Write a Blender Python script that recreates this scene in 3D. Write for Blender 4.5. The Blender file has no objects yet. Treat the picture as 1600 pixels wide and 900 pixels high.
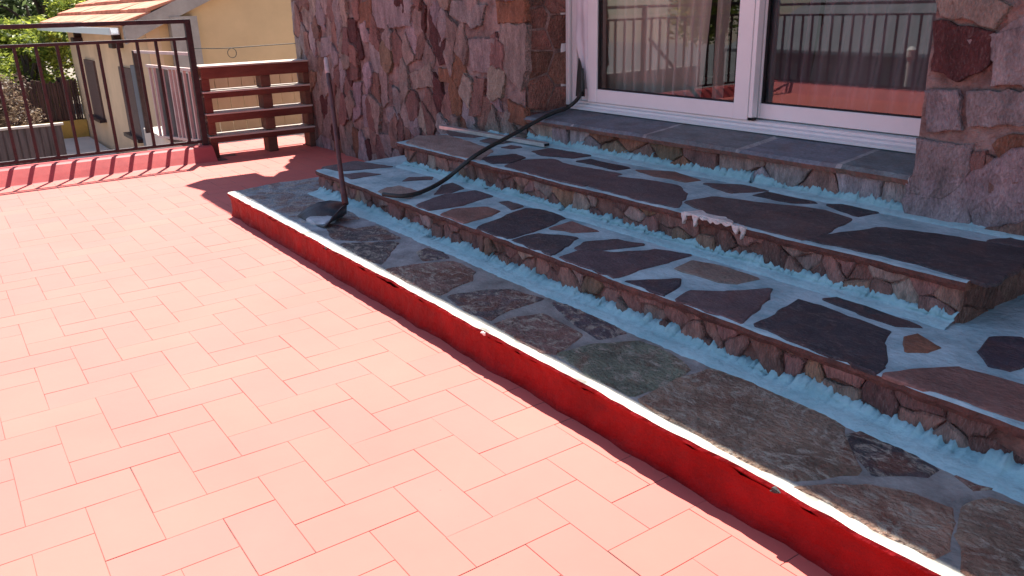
import bpy, bmesh, math, random
from math import radians, sin, cos, pi
from mathutils import Vector, Matrix, noise

S = 1.3                      # metres per design unit (the camera stands 1 unit above the terrace)
C = bpy.context.scene.collection
scene = bpy.context.scene

# ------------------------------------------------------------------ camera, sky, sun, exposure
cam_d = bpy.data.cameras.new('camera'); cam = bpy.data.objects.new('camera', cam_d); C.objects.link(cam)
RIGHT = Vector((0.579836, 0.81432, -0.025959))
DOWN = Vector((0.255229, -0.211809, -0.943395))
FWD = Vector((-0.773724, 0.540389, -0.330653))
m = Matrix.Identity(4)
for i in range(3):
    m[i][0] = RIGHT[i]; m[i][1] = -DOWN[i]; m[i][2] = -FWD[i]
m[0][3], m[1][3], m[2][3] = 0, 0, 1.0 * S
cam.matrix_world = m
cam_d.sensor_width = 36; cam_d.lens = 1260.18 / 1600 * 36
cam_d.clip_start = 0.05; cam_d.clip_end = 600
scene.camera = cam

SUN_K = 0.42                 # metres of +X shadow per metre of height
SUN_J = 0.24                 # metres of -Y shadow per metre of height
sun_to = Vector((-SUN_K, SUN_J, 1.0)).normalized()
elev = math.asin(sun_to.z)
w = bpy.data.worlds.new('World'); scene.world = w; w.use_nodes = True
nt = w.node_tree
bg = nt.nodes['Background']
sky = nt.nodes.new('ShaderNodeTexSky'); sky.sky_type = 'NISHITA'; sky.sun_disc = False
sky.sun_elevation = elev
sky.sun_rotation = math.atan2(sun_to.x, sun_to.y)
sky.air_density = 1.0; sky.dust_density = 0.6; sky.ozone_density = 1.6
nt.links.new(sky.outputs[0], bg.inputs[0]); bg.inputs[1].default_value = 0.085
sd = bpy.data.lights.new('sun', 'SUN'); sd.energy = 5.0; sd.angle = radians(0.5); sd.color = (1.0, 0.955, 0.88)
so = bpy.data.objects.new('sun', sd); C.objects.link(so)
so.rotation_euler = (-sun_to).to_track_quat('-Z', 'Y').to_euler(); so.location = (-8, 4, 14)
scene.view_settings.view_transform = 'Standard'; scene.view_settings.look = 'None'
scene.view_settings.exposure = 1.45; scene.view_settings.gamma = 1.0
scene.render.engine = 'CYCLES'

# ------------------------------------------------------------------ materials
def new_mat(name):
    mt = bpy.data.materials.new(name); mt.use_nodes = True
    n = mt.node_tree.nodes; l = mt.node_tree.links
    return mt, n, l, n['Principled BSDF']

def mat(name, col, rough=0.7, metal=0.0, var=0.15, scale=8.0, bump=0.2, bscale=60.0, col2=None, spec=0.5, stretch=(1, 1, 1), attr=False, thr=(0.35, 0.65), bdist=0.004):
    """painted / mineral surface: colour broken up by two noises, rough bump"""
    mt, n, l, p = new_mat(name)
    p.inputs['Roughness'].default_value = rough; p.inputs['Metallic'].default_value = metal
    p.inputs['Specular IOR Level'].default_value = spec
    tc = n.new('ShaderNodeNewGeometry') if False else n.new('ShaderNodeTexCoord')
    geo = n.new('ShaderNodeNewGeometry')
    mp = n.new('ShaderNodeMapping'); mp.inputs['Scale'].default_value = stretch
    l.new(geo.outputs['Position'], mp.inputs['Vector'])
    n1 = n.new('ShaderNodeTexNoise'); n1.inputs['Scale'].default_value = scale; n1.inputs['Detail'].default_value = 8; n1.inputs['Roughness'].default_value = 0.65
    l.new(mp.outputs[0], n1.inputs['Vector'])
    mr = n.new('ShaderNodeMapRange'); mr.inputs['From Min'].default_value = thr[0]; mr.inputs['From Max'].default_value = thr[1]
    l.new(n1.outputs['Fac'], mr.inputs['Value'])
    mx = n.new('ShaderNodeMix'); mx.data_type = 'RGBA'
    l.new(mr.outputs[0], mx.inputs[0])
    if col2 is None:
        col2 = tuple(min(1, c * (1 + var)) for c in col); colA = tuple(c * (1 - var) for c in col)
    else:
        colA = col
    mx.inputs[6].default_value = (*colA, 1); mx.inputs[7].default_value = (*col2, 1)
    out = mx.outputs[2]
    if attr:
        at = n.new('ShaderNodeAttribute'); at.attribute_name = 'stone'
        mul = n.new('ShaderNodeMix'); mul.data_type = 'RGBA'; mul.blend_type = 'MULTIPLY'; mul.inputs[0].default_value = 1
        l.new(at.outputs['Color'], mul.inputs[6]); l.new(out, mul.inputs[7]); out = mul.outputs[2]
    l.new(out, p.inputs['Base Color'])
    n2 = n.new('ShaderNodeTexNoise'); n2.inputs['Scale'].default_value = bscale; n2.inputs['Detail'].default_value = 6
    l.new(mp.outputs[0], n2.inputs['Vector'])
    add = n.new('ShaderNodeMath'); add.operation = 'ADD'
    l.new(n1.outputs['Fac'], add.inputs[0]); l.new(n2.outputs['Fac'], add.inputs[1])
    b = n.new('ShaderNodeBump'); b.inputs['Strength'].default_value = bump; b.inputs['Distance'].default_value = bdist * 3
    l.new(add.outputs[0], b.inputs['Height']); l.new(b.outputs[0], p.inputs['Normal'])
    return mt

def stone_mat(name, rough, streak, scale, bump, lo, hi, bdist, patch=(0.34, 0.27, 0.24), amount=0.35, spec=0.35, pk=4.2, thr=(0.52, 0.66), rust=0.0):
    mt = attr_mat(name, rough, streak, scale, bump, spec, lo, hi, bdist)
    n = mt.node_tree.nodes; l = mt.node_tree.links; p = n['Principled BSDF']
    src = p.inputs['Base Color'].links[0].from_socket
    geo = n.new('ShaderNodeNewGeometry'); mp = n.new('ShaderNodeMapping'); mp.inputs['Scale'].default_value = streak
    l.new(geo.outputs['Position'], mp.inputs[0])
    a = n.new('ShaderNodeTexNoise'); a.inputs['Scale'].default_value = scale * pk; a.inputs['Detail'].default_value = 10; a.inputs['Roughness'].default_value = 0.75; a.inputs['Distortion'].default_value = 1.8
    l.new(mp.outputs[0], a.inputs['Vector'])
    r1 = n.new('ShaderNodeMapRange'); r1.inputs['From Min'].default_value = thr[0]; r1.inputs['From Max'].default_value = thr[1]; r1.inputs['To Max'].default_value = amount
    l.new(a.outputs['Fac'], r1.inputs['Value'])
    mx = n.new('ShaderNodeMix'); mx.data_type = 'RGBA'; l.new(r1.outputs[0], mx.inputs[0]); l.new(src, mx.inputs[6]); mx.inputs[7].default_value = (*patch, 1)
    if rust:
        ru = n.new('ShaderNodeTexNoise'); ru.inputs['Scale'].default_value = scale * 1.1; ru.inputs['Detail'].default_value = 7; ru.inputs['Distortion'].default_value = 1.2
        ad = n.new('ShaderNodeVectorMath'); ad.operation = 'ADD'; ad.inputs[1].default_value = (3.1, 7.7, 1.3); l.new(geo.outputs['Position'], ad.inputs[0]); l.new(ad.outputs[0], ru.inputs['Vector'])
        rr_ = n.new('ShaderNodeMapRange'); rr_.inputs['From Min'].default_value = 0.50; rr_.inputs['From Max'].default_value = 0.62; rr_.inputs['To Max'].default_value = rust
        l.new(ru.outputs['Fac'], rr_.inputs['Value'])
        m0 = n.new('ShaderNodeMix'); m0.data_type = 'RGBA'; l.new(rr_.outputs[0], m0.inputs[0]); l.new(src, m0.inputs[6]); m0.inputs[7].default_value = (0.20, 0.075, 0.045, 1)
        l.new(m0.outputs[2], mx.inputs[6])
    b_ = n.new('ShaderNodeTexNoise'); b_.inputs['Scale'].default_value = scale * 9; b_.inputs['Detail'].default_value = 8; b_.inputs['Roughness'].default_value = 0.7
    l.new(mp.outputs[0], b_.inputs['Vector'])
    r2 = n.new('ShaderNodeMapRange'); r2.inputs['From Min'].default_value = 0.3; r2.inputs['From Max'].default_value = 0.7; r2.inputs['To Min'].default_value = 0.68; r2.inputs['To Max'].default_value = 1.3
    l.new(b_.outputs['Fac'], r2.inputs['Value'])
    m2 = n.new('ShaderNodeMix'); m2.data_type = 'RGBA'; m2.blend_type = 'MULTIPLY'; m2.inputs[0].default_value = 1
    l.new(mx.outputs[2], m2.inputs[6]); l.new(r2.outputs[0], m2.inputs[7]); l.new(m2.outputs[2], p.inputs['Base Color'])
    return mt

def attr_mat(name, rough=0.75, streak=(1, 1, 1), scale=12, bump=0.6, spec=0.4, lo=0.55, hi=1.35, bdist=0.006, stain=None):
    return mat(name, (lo, lo, lo), rough, var=0, scale=scale, bump=bump, bscale=70, col2=(hi, hi, hi), spec=spec, stretch=streak, attr=True, thr=(0.3, 0.7), bdist=bdist)

M = {}
M['tile'] = attr_mat('red_painted_tile', rough=0.85, scale=1.2, bump=0.05, spec=1.0, lo=0.90, hi=1.10, bdist=0.002)
def specks(mt, col, sc, lo, hi):
    n = mt.node_tree.nodes; l = mt.node_tree.links; p = n['Principled BSDF']; src = p.inputs['Base Color'].links[0].from_socket
    geo = n.new('ShaderNodeNewGeometry'); a = n.new('ShaderNodeTexNoise'); a.inputs['Scale'].default_value = sc; a.inputs['Detail'].default_value = 2
    l.new(geo.outputs['Position'], a.inputs['Vector'])
    r1 = n.new('ShaderNodeMapRange'); r1.inputs['From Min'].default_value = lo; r1.inputs['From Max'].default_value = hi; r1.inputs['To Max'].default_value = 0.85
    l.new(a.outputs['Fac'], r1.inputs['Value'])
    mx = n.new('ShaderNodeMix'); mx.data_type = 'RGBA'; l.new(r1.outputs[0], mx.inputs[0]); l.new(src, mx.inputs[6]); mx.inputs[7].default_value = (*col, 1)
    l.new(mx.outputs[2], p.inputs['Base Color'])
specks(M['tile'], (0.12, 0.06, 0.05), 38, 0.765, 0.80)
M['grout'] = mat('tile_joint', (0.055, 0.045, 0.038), 0.9, col2=(0.34, 0.11, 0.085), scale=5.5, thr=(0.45, 0.60), bump=0.2)
M['parapet_paint'] = mat('sunlit_red_paint', (0.40, 0.06, 0.06), 0.6, col2=(0.50, 0.085, 0.08), scale=5, bump=0.1, bscale=30, spec=0.35, bdist=0.002)  # same red as the lowest riser, sun gloss and haze put into the colour
M['red_paint'] = mat('red_masonry_paint', (0.17, 0.0022, 0.004), 0.6, col2=(0.26, 0.006, 0.008), scale=7, bump=0.5, bscale=30, spec=0.15, bdist=0.006)
M['flag_nose'] = attr_mat('flagstone_edge', rough=0.7, scale=16, bump=0.8, lo=0.5, hi=1.5)
M['flag'] = stone_mat('flagstone', 0.6, (1, 1.8, 1), 6, 0.6, 0.65, 1.4, 0.005, (0.22, 0.19, 0.18), 0.42, pk=2.5, rust=0.18)
M['wallstone'] = stone_mat('wall_stone', 0.85, (1.7, 1.0, 0.7), 8, 1.0, 0.80, 2.1, 0.020, (0.44, 0.33, 0.29), 0.30)
M['riserstone'] = stone_mat('riser_stone', 0.78, (2.4, 1, 0.6), 10, 1.0, 0.6, 1.9, 0.008, (0.40, 0.29, 0.25), 0.5)
M['wallmortar'] = mat('wall_mortar', (0.13, 0.075, 0.065), 0.9, col2=(0.36, 0.255, 0.225), scale=9, bump=0.9, bscale=50, bdist=0.01)
M['riserback'] = mat('riser_joint', (0.10, 0.045, 0.035), 0.9, col2=(0.26, 0.14, 0.11), scale=12, bump=0.8, bdist=0.008)
M['mortar'] = mat('fresh_blue_grey_mortar', (0.24, 0.42, 0.45), 0.7, col2=(0.44, 0.62, 0.64), scale=7, bump=0.6, bscale=40, bdist=0.005, thr=(.3, .7))
M['joint'] = mat('smeared_grey_joint', (0.22, 0.36, 0.39), 0.75, col2=(0.44, 0.60, 0.62), scale=6, bump=0.7, bscale=40, bdist=0.004, thr=(.36, .62))
M['oldmortar'] = attr_mat('worn_grey_mortar', rough=0.75, scale=7, bump=0.5, lo=0.55, hi=1.5, bdist=0.004)
M['flag_low'] = stone_mat('worn_flagstone', 0.6, (1, 1.3, 1), 4.5, 0.9, 0.5, 1.6, 0.010, (0.44, 0.37, 0.29), 0.85, pk=2.2, thr=(0.50, 0.60), rust=0.7)
M['deck'] = mat('weathered_pale_wood', (0.42, 0.34, 0.28), 0.8, col2=(0.58, 0.5, 0.43), scale=8, stretch=(1, .3, 1))
M['white_lip'] = mat('whitish_cement_lip', (0.5, 0.46, 0.42), 0.7, col2=(0.78, 0.75, 0.70), scale=14, bump=0.8, bscale=60, bdist=0.006)
M['iron'] = mat('dark_iron', (0.020, 0.007, 0.008), 0.55, col2=(0.045, 0.017, 0.018), scale=20, bump=0.3, spec=0.4)
M['alu_white'] = mat('white_lacquered_aluminium', (0.74, 0.74, 0.74), 0.35, var=0.03, scale=5, bump=0.03, spec=0.5)
M['alu'] = mat('raw_aluminium', (0.62, 0.6, 0.6), 0.4, metal=0.7, var=0.1, scale=20, bump=0.1)
M['film'] = mat('white_plastic_film', (0.62, 0.6, 0.63), 0.4, var=0.06, scale=6, bump=0.2)
M['rubber'] = mat('black_rubber', (0.018, 0.022, 0.02), 0.55, var=0.3, scale=30, bump=0.2)
M['dark'] = mat('dark_gap', (0.012, 0.01, 0.012), 0.8, var=0.2)
M['pallet_red'] = mat('red_painted_wood', (0.09, 0.016, 0.010), 0.75, col2=(0.16, 0.045, 0.026), scale=10, bump=0.5, stretch=(1, 0.3, 1))
M['pallet_wood'] = mat('worn_brown_wood', (0.08, 0.03, 0.018), 0.8, col2=(0.15, 0.065, 0.04), scale=10, bump=0.5, stretch=(1, 0.3, 1))
M['handle'] = mat('dark_wooden_handle', (0.05, 0.018, 0.016), 0.6, col2=(0.11, 0.04, 0.035), scale=20, stretch=(1, 1, 0.2))
M['grip'] = mat('pale_grip', (0.42, 0.33, 0.31), 0.6, var=0.15, scale=30)
M['steel'] = mat('dirty_shovel_steel', (0.025, 0.025, 0.03), 0.5, metal=0.1, col2=(0.055, 0.05, 0.052), scale=18, bump=0.3)
M['yellow'] = mat('yellow_render', (0.60, 0.40, 0.22), 0.9, var=0.09, scale=.8, bump=0.15, bscale=30)
M['yellow_front'] = mat('pale_yellow_render', (0.62, 0.42, 0.27), 0.9, var=0.13, scale=.9, bump=0.15, bscale=30)
M['concrete'] = mat('grey_concrete', (0.25, 0.21, 0.19), 0.9, col2=(0.36, 0.31, 0.28), scale=3, bump=0.3)
M['shutter'] = mat('brown_shutter', (0.10, 0.05, 0.045), 0.7, var=0.15, scale=5, stretch=(1, 1, 12))
M['door_grey'] = mat('blue_grey_metal', (0.12, 0.12, 0.15), 0.6, var=0.1)
M['roof_tile'] = mat('clay_roof_tile', (0.42, 0.14, 0.075), 0.85, col2=(0.62, 0.27, 0.17), scale=3, bump=0.4, bscale=25)
M['board'] = mat('beige_board', (0.42, 0.31, 0.19), 0.8, var=0.1, scale=3, stretch=(1, 1, .2))
M['pale_metal'] = mat('pale_pink_metal', (0.62, 0.45, 0.40), 0.6, var=0.1)
M['reed'] = mat('dark_reed', (0.035, 0.016, 0.014), 0.9, col2=(0.11, 0.05, 0.04), scale=7, stretch=(1, 2, 0.2))
M['fence_grey'] = mat('dark_grey_sheet', (0.05, 0.04, 0.04), 0.7, col2=(0.14, 0.10, 0.10), scale=4, stretch=(1, 3, 0.3))
M['ochre'] = mat('ochre_render', (0.62, 0.36, 0.09), 0.9, var=0.1, scale=4)
M['pale_stone'] = mat('pale_paving', (0.6, 0.52, 0.45), 0.9, var=0.1, scale=2)
M['asphalt'] = mat('grey_concrete_yard', (0.09, 0.09, 0.09), 0.9, col2=(0.17, 0.165, 0.16), scale=1.5, bump=0.3)
M['earth'] = mat('dry_ground', (0.16, 0.12, 0.085), 0.95, col2=(0.28, 0.23, 0.17), scale=1.2, bump=0.5, bscale=12)
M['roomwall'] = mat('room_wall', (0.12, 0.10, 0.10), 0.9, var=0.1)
M['bark'] = mat('bark', (0.08, 0.05, 0.035), 0.9, var=0.3, scale=10, stretch=(1, 1, 0.3), bump=0.8)
M['roof_slab'] = mat('pale_eave_render', (0.5, 0.46, 0.42), 0.9, var=0.08)
M['light_curtain'] = mat('cream_curtain', (0.50, 0.45, 0.40), 0.9, var=0.08)
M['shed'] = mat('grey_sheet_roof', (0.14, 0.15, 0.16), 0.7, var=0.15, scale=2, stretch=(6, 1, 1))
M['rust'] = mat('white_lacquer_post', (0.75, 0.73, 0.7), 0.5, var=0.05)

def curtain_mat(name, col, alpha):
    mt, n, l, p = new_mat(name)
    p.inputs['Base Color'].default_value = (*col, 1); p.inputs['Roughness'].default_value = 0.9
    geo = n.new('ShaderNodeNewGeometry'); wv = n.new('ShaderNodeTexNoise'); wv.inputs['Scale'].default_value = 14
    mp = n.new('ShaderNodeMapping'); mp.inputs['Scale'].default_value = (1, 1, 0.05)
    l.new(geo.outputs['Position'], mp.inputs[0]); l.new(mp.outputs[0], wv.inputs['Vector'])
    mr = n.new('ShaderNodeMapRange'); mr.inputs['To Min'].default_value = alpha - 0.2; mr.inputs['To Max'].default_value = min(1, alpha + 0.2)
    l.new(wv.outputs['Fac'], mr.inputs['Value']); l.new(mr.outputs[0], p.inputs['Alpha'])
    return mt
M['sheer'] = curtain_mat('sheer_grey_curtain', (0.72, 0.64, 0.58), 0.93)
M['drape'] = curtain_mat('dark_mauve_drape', (0.17, 0.13, 0.17), 0.95)
M['sheer2'] = curtain_mat('sheer_mauve_curtain', (0.24, 0.22, 0.25), 0.75)

def glass_mat():
    mt = bpy.data.materials.new('window_glass'); mt.use_nodes = True
    n = mt.node_tree.nodes; l = mt.node_tree.links; n.clear()
    o = n.new('ShaderNodeOutputMaterial'); mix = n.new('ShaderNodeMixShader')
    tr = n.new('ShaderNodeBsdfTransparent'); tr.inputs[0].default_value = (0.88, 0.9, 0.9, 1)
    gl = n.new('ShaderNodeBsdfGlossy'); gl.inputs['Roughness'].default_value = 0.012; gl.inputs[0].default_value = (1, 1, 1, 1)
    fr = n.new('ShaderNodeFresnel'); fr.inputs[0].default_value = 1.5
    mul = n.new('ShaderNodeMath'); mul.operation = 'MULTIPLY'; mul.inputs[1].default_value = 2.2; mul.use_clamp = True
    l.new(fr.outputs[0], mul.inputs[0]); l.new(mul.outputs[0], mix.inputs[0])
    l.new(tr.outputs[0], mix.inputs[1]); l.new(gl.outputs[0], mix.inputs[2]); l.new(mix.outputs[0], o.inputs[0])
    return mt
M['glass'] = glass_mat()

def leaf_mat(name, a, b):
    mt, n, l, p = new_mat(name)
    at = n.new('ShaderNodeAttribute'); at.attribute_name = 'stone'
    mx = n.new('ShaderNodeMix'); mx.data_type = 'RGBA'; mx.inputs[6].default_value = (*a, 1); mx.inputs[7].default_value = (*b, 1)
    l.new(at.outputs['Fac'], mx.inputs[0]); l.new(mx.outputs[2], p.inputs['Base Color'])
    p.inputs['Roughness'].default_value = 0.5; p.inputs['Specular IOR Level'].default_value = 0.4
    tl = n.new('ShaderNodeBsdfTranslucent'); l.new(mx.outputs[2], tl.inputs[0])
    ms = n.new('ShaderNodeMixShader'); ms.inputs[0].default_value = 0.5
    out = [x for x in n if x.type == 'OUTPUT_MATERIAL'][0]
    l.new(p.outputs[0], ms.inputs[1]); l.new(tl.outputs[0], ms.inputs[2]); l.new(ms.outputs[0], out.inputs[0])
    return mt
M['leaf_bright'] = leaf_mat('bright_leaves', (0.10, 0.14, 0.025), (0.55, 0.58, 0.09))
M['leaf_dark'] = leaf_mat('dark_leaves', (0.04, 0.07, 0.025), (0.20, 0.26, 0.10))
M['leaf_dry'] = leaf_mat('dry_leaves', (0.10, 0.06, 0.045), (0.34, 0.25, 0.16))

# ------------------------------------------------------------------ mesh helpers (design units in, metres out)
WORG = {}
class MB:
    def __init__(s): s.v = []; s.f = []; s.c = []; s.mi = []
    def face(s, idx, col=(1, 1, 1), mi=0): s.f.append(tuple(idx)); s.c.append(col); s.mi.append(mi)
    def poly(s, pts, col=(1, 1, 1), mi=0):
        b = len(s.v); s.v += [tuple(p) for p in pts]; s.face(range(b, b + len(pts)), col, mi)
    def box(s, a, b, col=(1, 1, 1), mi=0):
        x0, y0, z0 = a; x1, y1, z1 = b; k = len(s.v)
        s.v += [(x0, y0, z0), (x1, y0, z0), (x1, y1, z0), (x0, y1, z0), (x0, y0, z1), (x1, y0, z1), (x1, y1, z1), (x0, y1, z1)]
        for q in ((0, 3, 2, 1), (4, 5, 6, 7), (0, 1, 5, 4), (1, 2, 6, 5), (2, 3, 7, 6), (3, 0, 4, 7)): s.face([k + i for i in q], col, mi)
    def prism(s, prof, axis, a, b, col=(1, 1, 1), mi=0):
        """closed profile (list of 2-D points) swept along axis 'x' or 'y' or 'z' from a to b"""
        def P(p, t): return (t, p[0], p[1]) if axis == 'x' else ((p[0], t, p[1]) if axis == 'y' else (p[0], p[1], t))
        k = len(s.v); n = len(prof)
        s.v += [P(p, a) for p in prof] + [P(p, b) for p in prof]
        for i in range(n): s.face([k + i, k + (i + 1) % n, k + n + (i + 1) % n, k + n + i], col, mi)
        s.face([k + i for i in range(n)][::-1], col, mi); s.face([k + n + i for i in range(n)], col, mi)
    def tube(s, pts, r, seg=10, col=(1, 1, 1), caps=True):
        pts = [Vector(p) for p in pts]; n = len(pts); rr = r if isinstance(r, (list, tuple)) else [r] * n
        k = len(s.v); up = Vector((0, 0, 1)) 
        for i, p in enumerate(pts):
            t = (pts[min(i + 1, n - 1)] - pts[max(i - 1, 0)]).normalized()
            ref = up if abs(t.dot(up)) < 0.95 else Vector((1, 0, 0))
            a = t.cross(ref).normalized(); b = t.cross(a)
            for j in range(seg):
                th = 2 * pi * j / seg; q = p + (a * cos(th) + b * sin(th)) * rr[i]; s.v.append(tuple(q))
        for i in range(n - 1):
            for j in range(seg):
                s.face([k + i * seg + j, k + i * seg + (j + 1) % seg, k + (i + 1) * seg + (j + 1) % seg, k + (i + 1) * seg + j], col)
        if caps:
            s.face([k + j for j in range(seg)][::-1], col); s.face([k + (n - 1) * seg + j for j in range(seg)], col)
    def build(s, name, mats, parent=None, origin=None, smooth=False, bevel=0.0, recalc=True):
        if not isinstance(mats, (list, tuple)): mats = [mats]
        if origin is None:
            xs = [p[0] for p in s.v]; ys = [p[1] for p in s.v]; zs = [p[2] for p in s.v]
            origin = ((min(xs) + max(xs)) / 2, (min(ys) + max(ys)) / 2, min(zs))
        org = Vector(origin)
        me = bpy.data.meshes.new(name)
        me.from_pydata([tuple((Vector(p) - org) * S) for p in s.v], [], s.f)
        for mm in mats: me.materials.append(mm)
        me.polygons.foreach_set('material_index', s.mi)
        at = me.color_attributes.new('stone', 'FLOAT_COLOR', 'CORNER')
        buf = []
        for f, c in zip(s.f, s.c): buf += [c[0], c[1], c[2], 1.0] * len(f)
        at.data.foreach_set('color', buf)
        if recalc:
            bm = bmesh.new(); bm.from_mesh(me); bmesh.ops.recalc_face_normals(bm, faces=bm.faces); bm.to_mesh(me); bm.free()
        if smooth:
            me.polygons.foreach_set('use_smooth', [True] * len(me.polygons))
        o = bpy.data.objects.new(name, me); C.objects.link(o)
        po = WORG.get(parent.name, Vector((0, 0, 0))) if parent else Vector((0, 0, 0))
        o.parent = parent; o.location = (org - po) * S; WORG[o.name] = org
        if bevel:
            b = o.modifiers.new('bevel', 'BEVEL'); b.width = bevel * S; b.segments = 2; b.limit_method = 'ANGLE'
        return o

def tag(o, label=None, cat=None, group=None, kind=None):
    if label: o['label'] = label
    if cat: o['category'] = cat
    if group: o['group'] = group
    if kind: o['kind'] = kind
    return o
def thing(name, loc, label, cat, group=None):
    o = bpy.data.objects.new(name, None); C.objects.link(o); o.empty_display_size = 0.1
    o.location = Vector(loc) * S; WORG[o.name] = Vector(loc)
    return tag(o, label, cat, group)
def copy_tree(o, parent=None, loc=None):
    c = o.copy(); C.objects.link(c)
    if parent: c.parent = parent
    if loc is not None: c.location = Vector(loc) * S
    for ch in o.children: copy_tree(ch, c)
    return c

# ------------------------------------------------------------------ stone helpers
def clip_half(poly, a, b, c):
    """keep a*x+b*y<=c"""
    out = []
    for i in range(len(poly)):
        p = poly[i]; q = poly[(i + 1) % len(poly)]
        dp = a * p[0] + b * p[1] - c; dq = a * q[0] + b * q[1] - c
        if dp <= 0: out.append(p)
        if dp * dq < 0:
            t = dp / (dp - dq); out.append((p[0] + t * (q[0] - p[0]), p[1] + t * (q[1] - p[1])))
    return out
def voronoi(u0, u1, v0, v1, du, dv, rnd, jit=0.42, aniso=1.0):
    seeds = []; nu = max(1, round((u1 - u0) / du)); nv = max(1, round((v1 - v0) / dv))
    for i in range(nu):
        for j in range(nv):
            if rnd.random() < 0.12: continue
            seeds.append((u0 + (i + 0.5 + rnd.uniform(-jit, jit)) * (u1 - u0) / nu, v0 + (j + 0.5 + (0.25 if i % 2 else -0.25) + rnd.uniform(-jit, jit)) * (v1 - v0) / nv))
    cells = []
    for s0 in seeds:
        p = [(u0, v0), (u1, v0), (u1, v1), (u0, v1)]
        for t in seeds:
            if t is s0 or abs(t[0] - s0[0]) > 4 * du or abs(t[1] - s0[1]) > 4 * dv: continue
            mx, my = (s0[0] + t[0]) / 2, (s0[1] + t[1]) / 2
            a = (t[0] - s0[0]) / du ** 2; b = (t[1] - s0[1]) / dv ** 2
            p = clip_half(p, a, b, a * mx + b * my)
            if not p: break
        if p and len(p) > 2: cells.append((s0, p))
    return cells
def inset(poly, g):
    cx = sum(p[0] for p in poly) / len(poly); cy = sum(p[1] for p in poly) / len(poly)
    out = []
    for p in poly:
        dx, dy = p[0] - cx, p[1] - cy; L = math.hypot(dx, dy) or 1
        k = max(0.2, 1 - g / L * 1.2); out.append((cx + dx * k, cy + dy * k))
    return out
def rough_edge(poly, step, amp, rnd):
    out = []; n = len(poly)
    for i in range(n):
        p = poly[i]; q = poly[(i + 1) % n]; L = math.hypot(q[0] - p[0], q[1] - p[1]); k = max(1, int(L / step))
        for j in range(k):
            t = j / k; x = p[0] + (q[0] - p[0]) * t; y = p[1] + (q[1] - p[1]) * t
            out.append((x + rnd.uniform(-amp, amp), y + rnd.uniform(-amp, amp)))
    return out
def round_poly(poly, k=1):
    for _ in range(k):
        out = []
        for i in range(len(poly)):
            p = poly[i]; q = poly[(i + 1) % len(poly)]
            out += [(p[0] * .78 + q[0] * .22, p[1] * .78 + q[1] * .22), (p[0] * .22 + q[0] * .78, p[1] * .22 + q[1] * .78)]
        poly = out
    return poly
def stone(mb, poly, put, depth, rnd, col, bev=0.008, tilt=0.006, back=-0.012, mi=0, rim=1.0, relief=None):
    """a split stone: rough outline, bevelled rim and an uneven, gently faceted face. put(u,v,d)->xyz"""
    cx = sum(p[0] for p in poly) / len(poly); cy = sum(p[1] for p in poly) / len(poly)
    ax, ay = rnd.uniform(-tilt, tilt), rnd.uniform(-tilt, tilt)
    ext = max(max(abs(p[0] - cx) for p in poly), max(abs(p[1] - cy) for p in poly)) or 1
    def dz(p): return depth + ax * (p[0] - cx) / ext + ay * (p[1] - cy) / ext
    ofs = rnd.uniform(0, 99); rel = relief if relief is not None else tilt * 0.9
    def nz(p, k=14): return noise.noise((p[0] * k + ofs, p[1] * k, ofs)) * rel
    rings = [([p for p in poly], lambda p: back), ([p for p in poly], lambda p: dz(p) - bev * 0.8)]
    r1 = inset(poly, bev); rings.append((r1, lambda p: dz(p) + nz(p) * 0.5))
    r2 = [(cx + (p[0] - cx) * .62, cy + (p[1] - cy) * .62) for p in r1]; rings.append((r2, lambda p: dz(p) + nz(p)))
    r3 = [(cx + (p[0] - cx) * .28, cy + (p[1] - cy) * .28) for p in r1]; rings.append((r3, lambda p: dz(p) + nz(p)))
    n = len(poly); k = len(mb.v)
    for rp, fn in rings:
        for p in rp: mb.v.append(put(p[0], p[1], fn(p)))
    for ri in range(len(rings) - 1):
        c = tuple(x * (rim if ri < 2 else 1) for x in col)
        for i in range(n):
            a = k + ri * n + i; b = k + ri * n + (i + 1) % n
            mb.face([a, b, b + n, a + n], c, mi)
    mb.face([k + (len(rings) - 1) * n + i for i in range(n)], col, mi)
def vary(c, rnd, a=0.18):
    k = rnd.uniform(1 - a, 1 + a); return tuple(x * k * rnd.uniform(0.95, 1.05) for x in c)

STONE = {'l': (0.29, 0.225, 0.225), 'r': (0.22, 0.115, 0.095), 'd': (0.10, 0.075, 0.078), 'k': (0.050, 0.042, 0.05), 't': (0.27, 0.20, 0.17),
         'o': (0.23, 0.10, 0.06), 'n': (0.09, 0.03, 0.028), 'g': (0.16, 0.16, 0.11), 'm': (0.24, 0.15, 0.10), 'b': (0.26, 0.28, 0.29)}

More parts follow.
